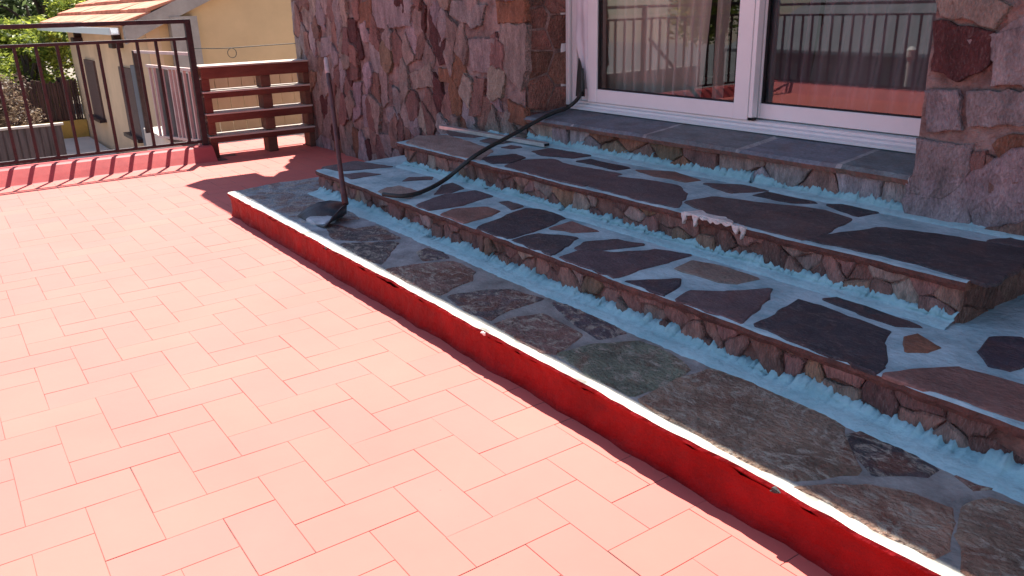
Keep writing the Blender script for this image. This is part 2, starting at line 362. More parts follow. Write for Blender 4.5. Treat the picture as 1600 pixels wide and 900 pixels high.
# traced stone outlines (design units): treads as (x, y), walls as (x, z)
TREAD_ONE = [
    ('b', [(-4.175,1.192),(-4.238,1.426),(-4.208,1.658),(-3.845,1.558),(-3.248,1.447),(-3.3,1.303),(-3.367,1.226)]),
    ('d', [(-3.278,1.293),(-3.087,1.351),(-3.069,1.452),(-2.821,1.433),(-2.901,1.283),(-2.996,1.215)]),
    ('d', [(-2.919,1.206),(-2.785,1.403),(-2.56,1.216),(-2.629,1.194)]),
    ('r', [(-2.496,1.199),(-2.464,1.329),(-2.415,1.435),(-2.275,1.427),(-2.196,1.371),(-2.166,1.274),(-2.139,1.209),(-2.315,1.196)]),
    ('d', [(-2.615,1.387),(-2.633,1.444),(-2.546,1.467),(-2.467,1.447),(-2.498,1.349)]),
    ('d', [(-2.111,1.224),(-2.088,1.329),(-2.03,1.418),(-1.899,1.443),(-1.887,1.316),(-1.851,1.209),(-1.962,1.197)]),
    ('r', [(-1.821,1.205),(-1.824,1.283),(-1.789,1.366),(-1.596,1.353),(-1.544,1.214),(-1.578,1.186)]),
    ('d', [(-1.851,1.439),(-1.785,1.484),(-1.528,1.459),(-1.538,1.417),(-1.544,1.366),(-1.677,1.382)]),
    ('g', [(-1.534,1.214),(-1.526,1.332),(-1.467,1.44),(-1.395,1.452),(-1.317,1.438),(-1.254,1.406),(-1.232,1.305),(-1.243,1.199),(-1.364,1.196)]),
    ('m', [(-1.21,1.199),(-1.228,1.356),(-1.222,1.452),(-1.106,1.48),(-0.971,1.491),(-0.869,1.46),(-0.734,1.322),(-0.796,1.206),(-0.845,1.153),(-1.007,1.151)]),
    ('d', [(-0.827,1.425),(-0.816,1.47),(-0.714,1.468),(-0.647,1.45),(-0.643,1.413),(-0.705,1.333),(-0.748,1.354)]),
    ('m', [(-0.776,1.17),(-0.687,1.303),(-0.618,1.338),(-0.568,1.343),(-0.545,1.31),(-0.511,1.226),(-0.51,1.178),(-0.65,1.17)]),
    ('m', [(-0.551,1.361),(-0.539,1.429),(-0.462,1.451),(-0.385,1.349),(-0.358,1.236),(-0.407,1.182),(-0.462,1.184),(-0.522,1.282)]),
    ('r', [(-0.614,1.451),(-0.539,1.464),(-0.567,1.427)]),
]

TREAD_TWO = [
    ('d', [(-3.937,1.595),(-3.98,1.784),(-3.722,1.849),(-3.788,1.631)]),
    ('d', [(-3.694,1.589),(-3.673,1.682),(-3.573,1.72),(-3.563,1.573)]),
    ('d', [(-3.348,1.74),(-3.398,1.795),(-3.338,1.883),(-3.291,1.846)]),
    ('t', [(-3.203,1.535),(-3.25,1.6),(-3.247,1.663),(-3.131,1.672),(-3.058,1.657),(-3.015,1.577),(-3.069,1.553)]),
    ('d', [(-3.069,1.76),(-3.129,1.813),(-3.144,1.879),(-3.02,1.853),(-2.991,1.769),(-3.011,1.71)]),
    ('d', [(-2.877,1.556),(-2.95,1.722),(-2.93,1.856),(-2.805,1.846),(-2.758,1.673),(-2.772,1.526)]),
    ('r', [(-2.67,1.516),(-2.701,1.623),(-2.654,1.724),(-2.567,1.726),(-2.532,1.658),(-2.507,1.54),(-2.563,1.504)]),
    ('k', [(-2.413,1.522),(-2.464,1.691),(-2.517,1.83),(-2.442,1.868),(-2.322,1.852),(-2.277,1.762),(-2.234,1.534)]),
    ('d', [(-2.694,1.829),(-2.677,1.866),(-2.566,1.856),(-2.56,1.798)]),
    ('k', [(-2.178,1.524),(-2.193,1.581),(-2.187,1.652),(-2.076,1.717),(-2.021,1.625),(-1.982,1.535),(-2.052,1.531)]),
    ('r', [(-2.219,1.732),(-2.251,1.847),(-2.093,1.837),(-2.133,1.765)]),
    ('d', [(-1.976,1.654),(-2.009,1.71),(-1.971,1.802),(-1.868,1.827),(-1.891,1.731),(-1.947,1.643)]),
    ('d', [(-1.914,1.539),(-1.922,1.638),(-1.845,1.707),(-1.791,1.815),(-1.691,1.845),(-1.685,1.748),(-1.688,1.634),(-1.677,1.534),(-1.777,1.528)]),
    ('k', [(-1.619,1.521),(-1.537,1.665),(-1.507,1.629),(-1.472,1.537),(-1.514,1.519)]),
    ('t', [(-1.603,1.735),(-1.624,1.819),(-1.552,1.845),(-1.41,1.844),(-1.421,1.768),(-1.456,1.735),(-1.537,1.738)]),
    ('d', [(-1.411,1.547),(-1.435,1.614),(-1.376,1.677),(-1.319,1.779),(-1.276,1.711),(-1.238,1.614),(-1.216,1.548),(-1.277,1.53)]),
    ('k', [(-1.155,1.562),(-1.179,1.708),(-1.197,1.768),(-1.153,1.769),(-0.962,1.754),(-0.932,1.685),(-0.866,1.584),(-0.863,1.546),(-0.918,1.536),(-1.021,1.545)]),
    ('k', [(-1.167,1.835),(-1.144,1.879),(-1.022,1.863),(-0.932,1.85),(-0.965,1.809),(-1.062,1.815)]),
    ('o', [(-0.905,1.761),(-0.893,1.795),(-0.832,1.767),(-0.83,1.723),(-0.857,1.69)]),
    ('k', [(-0.759,1.817),(-0.78,1.91),(-0.735,1.953),(-0.691,1.913),(-0.667,1.828),(-0.675,1.765),(-0.708,1.76)]),
    ('r', [(-0.801,1.531),(-0.765,1.632),(-0.73,1.681),(-0.617,1.7),(-0.502,1.644),(-0.464,1.574),(-0.555,1.56),(-0.716,1.542)]),
]

TREAD_THREE = [
    ('t', [(-3.667,1.958),(-3.794,2.096),(-3.714,2.207),(-3.5,2.184),(-3.227,2.134),(-3.068,1.958),(-3.255,1.929)]),
    ('d', [(-3.895,2.316),(-3.797,2.38),(-3.6,2.351),(-3.604,2.286),(-3.743,2.24)]),
    ('d', [(-3.463,2.249),(-3.509,2.351),(-3.377,2.364),(-3.333,2.352),(-3.324,2.249)]),
    ('d', [(-3.225,2.215),(-3.239,2.282),(-3.175,2.293),(-3.158,2.232)]),
    ('k', [(-3.061,1.988),(-3.025,2.144),(-2.927,2.127),(-2.869,2.009),(-2.918,1.957)]),
    ('d', [(-3.028,2.264),(-3.029,2.364),(-2.906,2.389),(-2.774,2.381),(-2.778,2.284),(-2.915,2.234)]),
    ('d', [(-2.791,1.963),(-2.848,2.097),(-2.78,2.191),(-2.666,2.159),(-2.396,2.186),(-2.344,2.039),(-2.326,1.953),(-2.516,1.943)]),
    ('k', [(-2.687,2.245),(-2.68,2.319),(-2.446,2.31),(-2.453,2.241)]),
    ('d', [(-2.278,1.972),(-2.323,2.133),(-2.206,2.171),(-2.062,2.192),(-1.958,2.115),(-1.858,1.964),(-2.021,1.954)]),
    ('r', [(-2.366,2.295),(-2.255,2.375),(-2.09,2.332),(-2.095,2.274),(-2.235,2.265)]),
    ('k', [(-1.766,2.282),(-1.766,2.358),(-1.573,2.339),(-1.621,2.285)]),
    ('d', [(-1.83,2.038),(-1.816,2.153),(-1.702,2.181),(-1.506,2.254),(-1.396,2.217),(-1.349,2.012),(-1.358,1.959),(-1.499,1.948),(-1.638,1.966)]),
    ('k', [(-1.522,2.342),(-1.472,2.398),(-1.365,2.375),(-1.387,2.288)]),
    ('k', [(-1.312,1.962),(-1.285,2.044),(-1.24,2.202),(-1.109,2.248),(-0.889,2.273),(-0.852,1.956),(-1.036,1.985)]),
    ('d', [(-0.991,2.305),(-0.96,2.39),(-0.866,2.365),(-0.905,2.31)]),
    ('d', [(-2.008,2.301),(-1.898,2.388),(-1.79,2.378),(-1.859,2.255)]),
]

RIGHT_WALL = [
    ('l', [(-1.29,0.593),(-1.2,0.588),(-1.126,0.586),(-1.126,0.564),(-1.127,0.508),(-1.134,0.462),(-1.194,0.423),(-1.284,0.425),(-1.289,0.444),(-1.289,0.543)]),
    ('o', [(-1.075,0.597),(-1.062,0.62),(-0.967,0.642),(-0.946,0.525),(-1.015,0.521),(-1.048,0.556)]),
    ('r', [(-1.083,0.569),(-1.058,0.554),(-1.017,0.513),(-0.945,0.517),(-0.927,0.416),(-1.06,0.429)]),
    ('l', [(-1.289,0.733),(-1.187,0.739),(-1.165,0.624),(-1.265,0.609)]),
    ('l', [(-1.164,0.732),(-0.971,0.753),(-0.955,0.662),(-1.144,0.638)]),
    ('n', [(-1.293,0.931),(-1.121,0.897),(-1.119,0.813),(-1.19,0.761),(-1.272,0.785)]),
    ('t', [(-1.29,0.983),(-1.305,1.086),(-1.138,1.077),(-1.121,0.979),(-1.086,0.963),(-1.123,0.909),(-1.269,0.941)]),
    ('l', [(-1.106,0.906),(-0.993,0.969),(-0.957,0.762),(-1.101,0.753),(-1.103,0.847)]),
    ('r', [(-1.127,0.571),(-1.089,0.572),(-1.068,0.424),(-1.116,0.43)]),
]

LEFT_WALL = [
    ('n', [(-4.191,1.0),(-4.097,0.945),(-4.029,0.803),(-4.054,0.699),(-4.119,0.686),(-4.211,0.834)]),
    ('l', [(-3.945,1.036),(-3.617,1.005),(-3.671,0.906),(-3.752,0.893),(-3.972,0.964)]),
    ('l', [(-4.907,1.074),(-4.391,1.062),(-4.414,0.903),(-4.747,0.883),(-4.922,0.901)]),
    ('o', [(-4.12,0.679),(-3.96,0.675),(-3.995,0.597),(-4.122,0.597)]),
    ('l', [(-3.788,0.841),(-3.511,0.845),(-3.52,0.694),(-3.586,0.659),(-3.789,0.676)]),
    ('t', [(-3.496,0.918),(-3.269,0.913),(-3.276,0.699),(-3.323,0.592),(-3.441,0.667),(-3.518,0.72)]),
    ('o', [(-3.523,1.027),(-3.291,1.023),(-3.269,0.924),(-3.512,0.918)]),
    ('o', [(-5.082,1.039),(-4.911,1.055),(-4.925,0.882),(-5.11,0.901)]),
    ('r', [(-3.753,0.644),(-3.648,0.637),(-3.692,0.447),(-3.822,0.429)]),
    ('o', [(-3.447,0.549),(-3.294,0.514),(-3.286,0.42),(-3.441,0.437)]),
    ('l', [(-4.832,0.388),(-4.721,0.405),(-4.644,0.343),(-4.714,0.284),(-4.809,0.308)]),
    ('l', [(-5.29,0.523),(-5.165,0.539),(-5.211,0.313),(-5.349,0.248)]),
    ('l', [(-5.154,0.447),(-5.023,0.464),(-5.086,0.238),(-5.186,0.237)]),
    ('l', [(-5.77,0.811),(-5.424,0.858),(-5.454,0.73),(-5.806,0.676)]),
    ('t', [(-4.453,0.627),(-4.228,0.692),(-4.154,0.57),(-4.424,0.543)]),
    ('n', [(-5.154,0.881),(-5.093,0.699),(-5.157,0.677),(-5.228,0.716)]),
    ('n', [(-4.28,1.042),(-4.233,1.007),(-4.266,0.869),(-4.301,0.886)]),
    ('l', [(-3.618,0.625),(-3.557,0.661),(-3.497,0.471),(-3.555,0.492),(-3.641,0.552)]),
]

R0 = random.Random(7)

# ------------------------------------------------------------------ terrace floor: painted herringbone tiles
W_ = 0.1135; XO = -1.083; YO = 0.658 - 0.1135
PX = -5.93; PY = -2.36          # feet of the two parapet fillets
mb = MB(); gr = MB()
gr.box((PX - 0.05, PY - 0.05, -0.10), (3.0, 2.60, -0.0014))
gr.box((-6.75, 1.605, -0.10), (PX - 0.0501, 2.60, -0.0014))
floor = gr.build('terrace_floor', M['grout']); tag(floor, kind='structure')
rf = random.Random(3)
def tile(x0, y0, x1, y1):
    PXL = -6.75 if y0 > 1.60 else PX
    if x0 > 3.0 or x1 < PXL or y1 < PY or y0 > 2.5: return
    # nothing to see under the steps
    if x0 > -4.1 and y0 > 1.25: return
    x0, x1 = max(x0, PXL), min(x1, 3.0); y0, y1 = max(y0, PY), min(y1, 2.5)
    if x1 - x0 < 0.01 or y1 - y0 < 0.01: return
    G = lambda: rf.choice([0.0, 0.0001, 0.0003, 0.0006, 0.0009, 0.0013])
    cs_ = [(x0 + G(), y0 + G()), (x1 - G(), y0 + G()), (x1 - G(), y1 - G()), (x0 + G(), y1 - G())]
    k = rf.uniform(0.97, 1.03); c = (0.52 * k, 0.099 * k * rf.uniform(.97, 1.04), 0.073 * k)
    zz = [rf.uniform(-0.0003, 0.0003) for _ in range(4)]; b = 0.0009
    o = len(mb.v); SG = ((1, 1), (-1, 1), (-1, -1), (1, -1))
    mb.v += [(p_[0], p_[1], -0.0014) for p_ in cs_]
    mb.v += [(p_[0] + .2 * b * q_[0], p_[1] + .2 * b * q_[1], z_ - .0004) for p_, q_, z_ in zip(cs_, SG, zz)]
    mb.v += [(p_[0] + b * q_[0], p_[1] + b * q_[1], z_) for p_, q_, z_ in zip(cs_, SG, zz)]
    for a in (0, 4):
        for i in range(4): mb.face([o + a + i, o + a + (i + 1) % 4, o + a + 4 + (i + 1) % 4, o + a + 4 + i], (.16, .09, .075) if a == 0 else c)
    mb.face([o + 8, o + 9, o + 10, o + 11], c)
for i in range(-40, 50):
    for kx in range(-30, 30):
        bx = i + 4 * kx; by = i
        for (a0, b0, a1, b1) in ((bx, by, bx + 2, by + 1), (bx + 2, by - 1, bx + 3, by + 1)):
            tile(XO - a1 * W_, YO + b0 * W_ + 0.0, XO - a0 * W_, YO + b1 * W_)
tl = mb.build('floor_tiles', M['tile'], floor, origin=(0, 0, 0), recalc=False)

# ground well below the terrace
g = MB(); g.box((-120, -120, -1.5), (120, 120, -1.3)); o = g.build('ground', M['earth']); tag(o, kind='structure')
g = MB(); g.box((-40, -30, -1.4), (20, -2.62, -1.294)); o = g.build('yard', M['asphalt']); tag(o, kind='structure')
g = MB(); g.box((-15.8, 0.2, -1.3), (-12.2, 2.15, -0.96)); o = g.build('pale_pavement', M['pale_stone']); tag(o, kind='structure')
g = MB(); g.box((-8.6, 1.66, -1.3), (-6.755, 5.0, -0.04)); o = g.build('side_pavement', M['pale_stone']); tag(o, kind='structure')

# ------------------------------------------------------------------ parapets with sloping skirting
def parapet(along, a, b, sgn_foot, label):
    """profile: sloping fillet up from the floor, narrow top, outer face down to the ground"""
    m_ = MB(); rr = random.Random(5); n = int((b - a) / 0.04); rows = []
    prof = [(0.0, -0.004), (-0.012, 0.004), (-0.045, 0.045), (-0.085, 0.092), (-0.10, 0.100), (-0.16, 0.101), (-0.215, 0.098), (-0.22, 0.09), (-0.22, -1.3)]
    for i in range(n + 1):
        t = a + (b - a) * i / n
        row = []
        for j, (d, z) in enumerate(prof):
            e = 0.002 * noise.noise((t * 2, j * 0.3, sgn_foot)) if 0 < j < 7 else 0.004 * noise.noise((t * 9, 3, 3)) if j == 0 else 0
            u = sgn_foot + d + e
            row.append((u, t, z + 0) if along == 'y' else (t, u, z))
        rows.append(row)
    k = len(prof)
    for r_ in rows: m_.v += r_
    for i in range(n):
        for j in range(k - 1): m_.face([i * k + j, (i + 1) * k + j, (i + 1) * k + j + 1, i * k + j + 1])
    m_.face([j for j in range(k)]); m_.face([n * k + j for j in range(k)][::-1])
    o = m_.build('terrace_parapet', M['parapet_paint'], smooth=False)
    return tag(o, label, 'parapet wall', 'low red parapets round the terrace')
parapet('y', -2.6, 1.603, PX, 'low red parapet with sloping skirting under the short railing, ending beside the pallets')
parapet('x', -6.149, 3.0, PY, 'low red parapet under the long railing mirrored in the window glass')

# ------------------------------------------------------------------ railings
def railing_y(X, ya, yb, label, posts):
    t = thing('iron_railing', (X, (ya + yb) / 2, 0.1), label, 'railing', 'iron railings round the terrace')
    for z, h in ((0.955, 0.014), (0.840, 0.010), (0.128, 0.010)):
        q = MB(); q.box((X - (0.016 if z > .9 else 0.011), ya, z - h), (X + (0.016 if z > .9 else 0.011), yb, z + h)); q.build('rail', M['iron'], t, bevel=0.003)
    k = MB(); k.box((X - .0105, -.0095, 0.138), (X + .0105, .0095, 0.830))
    first = None; y = 0.391 + 0.1205 * 9
    i = 0
    while True:
        yy = yb - 0.085 - 0.1205 * i; i += 1
        if yy < ya + 0.03: break
        if first is None:
            q = MB(); q.box((X - .0085, yy - .0095, 0.138), (X + .0085, yy + .0095, 0.830)); first = q.build('bar', M['iron'], t)
            fy = yy
        else:
            c = first.copy(); C.objects.link(c); c.parent = t; c.location = first.location + Vector((0, (yy - fy) * S, 0))
    for yy in posts:
        q = MB(); q.box((X - .02, yy - .02, 0.08), (X + .02, yy + .02, 0.969)); q.build('post', M['iron'], t, bevel=0.003)
    return t
def railing_x(Y, xa, xb, label, posts):
    t = thing('iron_railing', ((xa + xb) / 2, Y, 0.1), label, 'railing', 'iron railings round the terrace')
    for z, h in ((0.93, 0.014), (0.82, 0.010), (0.128, 0.010)):
        q = MB(); q.box((xa, Y - .014, z - h), (xb, Y + .014, z + h)); q.build('rail', M['iron'], t, bevel=0.003)
    first = None; i = 0
    while xa + 0.08 + 0.12 * i < xb - 0.03:
        xx = xa + 0.08 + 0.12 * i; i += 1
        if first is None:
            q = MB(); q.box((xx - .0095, Y - .0085, 0.138), (xx + .0095, Y + .0085, 0.810)); first = q.build('bar', M['iron'], t)
        else:
            c = first.copy(); C.objects.link(c); c.parent = t; c.location = first.location + Vector((0.12 * (i - 1) * S, 0, 0))
    for xx in posts:
        q = MB(); q.box((xx - .02, Y - .02, 0.08), (xx + .02, Y + .02, 0.944)); q.build('post', M['iron'], t, bevel=0.003)
    return t
railing_y(-6.10, -2.40, 1.555, 'dark iron railing with square bars on the red parapet facing the yellow house', (1.575, -0.6, -2.42))
railing_x(-2.47, -6.0, 3.0, 'dark iron railing along the far terrace side, seen mirrored in the glass door', (-4.0, -1.6, 0.8, 2.98))

# ------------------------------------------------------------------ stone house
house = thing('stone_house', (-2.5, 2.44, 0), 'stone clad house with a white sliding glass door above three flagstone steps', 'house')
YW = 2.42
HR = 2.35                      # eave height
def put_front(u, v, d): return (u, YW - d, v)
def inside(pt, poly):
    r_ = False; j = len(poly) - 1
    for i in range(len(poly)):
        if (poly[i][1] > pt[1]) != (poly[j][1] > pt[1]) and pt[0] < (poly[j][0] - poly[i][0]) * (pt[1] - poly[i][1]) / (poly[j][1] - poly[i][1]) + poly[i][0]: r_ = not r_
        j = i
    return r_
def wall_mass(name, x0, x1, z0, z1, traced, seed, du, dv, weights, depth=0.45, rets=()):
    rnd = random.Random(seed); m_ = MB()
    # mortar bed, uneven
    nx = int((x1 - x0) / 0.035); nz = int((z1 - z0) / 0.035); k = len(m_.v)
    for i in range(nx + 1):
        for j in range(nz + 1):
            u = x0 + (x1 - x0) * i / nx; v = z0 + (z1 - z0) * j / nz
            e = 0.006 * noise.noise((u * 9, v * 9, 2)) + 0.004 * noise.noise((u * 25, v * 25, 5))
            m_.v.append((u, YW + 0.004 + e, v))
    for i in range(nx):
        for j in range(nz):
            a = k + i * (nz + 1) + j; m_.face([a, a + nz + 1, a + nz + 2, a + 1])
    m_.box((x0 + .004, YW + 0.02, z0), (x1 - .004, YW + depth, z1))
    cells = voronoi(x0 - .008, x1 + .008, z0, z1, du, dv, rnd)
    pal = sum([[c] * n_ for c, n_ in weights], [])
    for s0, p in cells:
        if any(inside(s0, t[1]) or any(inside(q_, p) for q_ in t[1][:1]) for t in traced): continue
        if rnd.random() < 0.05: continue
        p2 = rough_edge(inset(p, rnd.uniform(-0.006, 0.003)), 0.022, 0.009, rnd)
        if len(p2) < 5: continue
        key = rnd.choice(pal); d = rnd.uniform(0.004, 0.024)
        stone(m_, p2, put_front, d, rnd, vary(STONE[key], rnd, .2), bev=0.004, tilt=0.008, back=-0.02, mi=1, rim=0.85, relief=0.010)
    for c, p in traced:
        p2 = rough_edge(p, 0.025, 0.006, rnd)
        d = 0.010 if c == 'n' and name == 'left_wall' else 0.014
        stone(m_, p2, put_front, d, rnd, vary(STONE[c], rnd, .08), bev=0.003, tilt=0.005, back=-0.02, mi=1, rim=0.9, relief=0.008)
    for (xr, sgn, ya, yb) in rets:     # return faces of the opening, dark brown squared stones
        rr = random.Random(seed + 9)
        for s0, p in voronoi(ya, yb, z0, z1, 0.13, 0.12, rr, jit=0.2):
            p2 = rough_edge(inset(p, 0.006), 0.04, 0.003, rr)
            stone(m_, p2, lambda u, v, d: (xr + sgn * d, u, v), rr.uniform(0.002, 0.01), rr, vary((0.20, 0.10, 0.075), rr, .35), bev=0.006, tilt=0.004, back=-0.01, mi=1)
    o = m_.build('stone_wall', [M['wallmortar'], M['wallstone']], house, origin=((x0 + x1) / 2, YW, z0))
    return o
wall_mass('left_wall', -6.29, -3.305, -0.02, HR - 0.02, LEFT_WALL, 11, 0.10, 0.15, (('l', 5), ('r', 5), ('t', 7), ('n', 1), ('o', 1), ('m', 1)), rets=((-3.307, 1, 2.44, 2.72),))
wall_mass('right_wall', -1.295, 2.6, -0.02, HR - 0.02, RIGHT_WALL, 23, 0.24, 0.18, (('l', 5), ('r', 4), ('t', 3), ('n', 1), ('o', 1)), rets=((-1.297, -1, 2.44, 2.72),))
# west side of the house and lintel above the opening
q = MB(); q.box((-6.286, 2.86, -1.3), (-6.0, 7.0, HR - 0.02)); q.box((-6.284, 2.45, -1.3), (-6.1, 2.86, 0.0)); q.build('side_wall', M['wallmortar'], house)
q = MB(); q.box((-3.301, 2.45, 2.10), (-1.299, 2.87, HR - 0.02)); q.build('lintel', M['concrete'], house)
# interior: a dark room behind the glass
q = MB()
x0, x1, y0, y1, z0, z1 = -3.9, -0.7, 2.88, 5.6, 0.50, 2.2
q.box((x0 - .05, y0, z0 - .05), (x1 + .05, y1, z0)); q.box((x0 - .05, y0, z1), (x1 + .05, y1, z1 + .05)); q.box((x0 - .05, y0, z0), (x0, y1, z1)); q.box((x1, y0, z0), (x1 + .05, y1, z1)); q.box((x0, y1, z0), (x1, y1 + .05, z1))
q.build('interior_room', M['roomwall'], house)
# roof slab out of view, its outline shaped to cast the shadow on floor and step
sh = [(-5.257, 2.012), (-5.19, 1.779), (-5.071, 1.695), (-5.112, 1.65), (-5.271, 1.646), (-5.274, 1.453), (-5.284, 1.316), (-5.177, 1.178), (-4.94, 1.234), (-4.841, 1.178)]
wav = [(-4.841 + 0.09 * i, 1.172 - 0.020 * min(1, i / 42) + 0.005 * noise.noise((i * 0.6, 1, 1))) for i in range(1, 90)]  # front edge bent to keep the sunlit strip on the nosing narrow
pts = [(a - SUN_K * HR, b + SUN_J * HR) for a, b in sh + wav if a - SUN_K * HR < 2.8]
out = [(pts[0][0] - .02, 7.2)] + pts + [(2.8, pts[-1][1]), (2.8, 7.2)]
q = MB(); q.prism(out, 'z', HR - 0.07, HR); q.build('roof', M['roof_slab'], house)

# threshold: sloping sill of long slabs over a strip of small stones
rt = random.Random(31)
th = MB()
n = 110
xs = [-3.30 + (2.003) * i / n for i in range(n + 1)]
joints = [-2.93, -2.455, -1.955, -1.545]
k = 0
for i, x in enumerate(xs):
    e = 0.008 * noise.noise((x * 5, 0, 4)) + 0.005 * noise.noise((x * 22, 1, 4)); zt = 0.003 * noise.noise((x * 3, 3, 3)); zt = zt
    jn = 1 if min(abs(x - j) for j in joints) < 0.006 else 0
    dz = -0.006 * jn
    th.v += [(x, 2.45, 0.435), (x, 2.412 + e, 0.445 + 0.004 * noise.noise((x * 18, 7, 1))), (x, 2.403 + e, 0.462), (x, 2.412 + e, 0.475 + zt + dz), (x, 2.50, 0.483 + zt + dz), (x, 2.60, 0.494 + zt + dz), (x, 2.72, 0.508 + dz)]
cols = [vary((0.16, 0.18, 0.20), rt, .15) for _ in range(6)]
for i in range(n):
    x = (xs[i] + xs[i + 1]) / 2; ci = sum(x > j for j in joints); jn = min(abs(x - j) for j in joints) < 0.010
    for j in range(6):
        c = (0.30, 0.24, 0.20) if j < 2 else (cols[ci] if not jn else (0.34, 0.34, 0.34))
        if j < 2: c = (0.20 * rt.uniform(.8, 1.2), 0.11, 0.085)
        th.face([i * 7 + j, (i + 1) * 7 + j, (i + 1) * 7 + j + 1, i * 7 + j + 1], c)
for i0 in (0, n): th.face([i0 * 7 + j for j in range(7)])
th.build('threshold', M['flag'], house, origin=(-2.3, 2.45, 0.44))
q = MB(); q.box((-3.30, 2.45, 0.30), (-1.30, 2.86, 0.432))
for s0, p in voronoi(-3.31, -1.30, 0.345, 0.448, 0.10, 0.075, rt):
    p2 = rough_edge(inset(p, 0.004), 0.03, 0.004, rt)
    stone(q, p2, lambda u, v, d: (u, 2.437 - d, v), rt.uniform(-0.004, 0.016), rt, vary(STONE[rt.choice('rrtlom')], rt, .3), bev=0.006, tilt=0.006, back=-0.014, mi=1)
q.build('threshold_riser', [M['riserback'], M['riserstone']], house)

# sliding glass door
YF = 2.68
wf = MB()
def vbar(m_, xa, xb, ya, yb, za=0.53, zb=2.10): m_.box((xa, ya, za), (xb, yb, zb))
# outer jamb: face strip, gap, grooved channel
vbar(wf, -3.335, -3.306, YF - .03, YF + .05, 0.508, 2.10)
vbar(wf, -3.292, -3.265, YF - .012, YF + .06, 0.512, 2.10)
vbar(wf, -3.25, -3.215, YF - .005, YF + .07, 0.512, 2.10)
vbar(wf, -3.205, -3.09, YF + .02, YF + .08, 0.512, 2.10)
vbar(wf, -3.335, -3.10, YF + .055, YF + .09, 0.512, 2.10)
vbar(wf, -1.302, -1.26, YF - .03, YF + .09, 0.508, 2.10)
wf.box((-3.335, YF - .03, 2.06), (-1.26, YF + .09, 2.102))
win = wf.build('sliding_window', M['alu_white'], house, origin=(-2.3, YF, 0.51), bevel=0.003)
WORG['stone_house'] = Vector((-2.5, 2.44, 0))
sl = MB()
sl.prism([(YF - .052, 0.502), (YF - .052, 0.512), (YF - .030, 0.517), (YF - .030, 0.525), (YF - .010, 0.529), (YF - .010, 0.538), (YF + .02, 0.540), (YF + .02, 0.532), (YF + .04, 0.532), (YF + .04, 0.540), (YF + .09, 0.540), (YF + .09, 0.502)], 'x', -3.215, -1.30)
sl.build('sill_track', M['alu_white'], win)
def sash(xa, xb, y, wl, wr, zb_):
    m_ = MB(); t_ = .022
    m_.box((xa, y - t_, zb_), (xa + wl, y + t_, 2.06)); m_.box((xb - wr, y - t_, zb_), (xb, y + t_, 2.06))
    m_.box((xa + wl, y - t_ + .002, zb_), (xb - wr, y + t_ - .002, 0.604)); m_.box((xa + wl, y - t_ + .002, 2.0), (xb - wr, y + t_ - .002, 2.06))
    o = m_.build('sash', M['alu_white'], win, bevel=0.003)
    gk = MB()
    for b_ in (((xa + wl, y - .012, 0.604), (xa + wl + .006, y + .012, 2.0)), ((xb - wr - .006, y - .012, 0.604), (xb - wr, y + .012, 2.0)), ((xa + wl + .006, y - .012, 0.604), (xb - wr - .006, y + .012, 0.609))):
        gk.box(*b_)
    gk.build('glass_seal', M['dark'], win)
    g_ = MB(); g_.poly([(xa + wl, y - .004, 0.606), (xb - wr, y - .004, 0.606), (xb - wr, y - .004, 2.0), (xa + wl, y - .004, 2.0)])
    g_.build('glass_pane', M['glass'], win, recalc=False)
sash(-3.108, -2.128, YF - .002, 0.065, 0.072, 0.541)
sash(-2.175, -1.305, YF + .046, 0.066, 0.05, 0.545)
q = MB(); q.box((-2.126, YF - .020, 0.541), (-2.108, YF + .01, 2.05)); q.build('interlock_strip', M['alu_white'], win)
q = MB(); q.box((-2.127, YF - .02, 0.5412), (-2.10, YF - .0, 0.552)); q.build('brush_seal', M['dark'], win)

# plastic film still stuck to the jamb, with a loose dark end
fm = MB(); nz_ = 60; nx_ = 10
def film_pt(i, j):
    v = 0.60 + (1.45) * j / nz_; t = i / nx_
    left = -3.205 + 0.01 * noise.noise((v * 3, 0, 0)); right = -3.086
    if v < 0.85: left += (0.85 - v) / 0.25 * 0.065
    x = left + (right - left) * t
    y = YF - .012 - 0.022 * sin(t * 9 + v * 2 + 1) * 0.6 - 0.008 * noise.noise((t * 3, v * 8, 1))
    return (x, y, v)
for i in range(nx_ + 1):
    for j in range(nz_ + 1): fm.v.append(film_pt(i, j))
for i in range(nx_):
    for j in range(nz_): a = i * (nz_ + 1) + j; fm.face([a, a + nz_ + 1, a + nz_ + 2, a + 1])
fo = fm.build('plastic_film', M['film'], smooth=True, recalc=False)
tag(fo, 'wrinkled white plastic film hanging on the left jamb of the glass door', 'plastic film')
sm = fo.modifiers.new('thick', 'SOLIDIFY'); sm.thickness = 0.002
q = MB(); q.poly([(-3.165, YF - .052, 0.565), (-3.10, YF - .050, 0.568), (-3.105, YF - .048, 0.64), (-3.135, YF - .046, 0.73), (-3.15, YF - .046, 0.75), (-3.158, YF - .05, 0.66)])
fb = q.build('film_scrap', M['rubber']); tag(fb, 'torn black scrap of film beside the hose end at the jamb', 'film scrap')
sm = fb.modifiers.new('thick', 'SOLIDIFY'); sm.thickness = 0.006

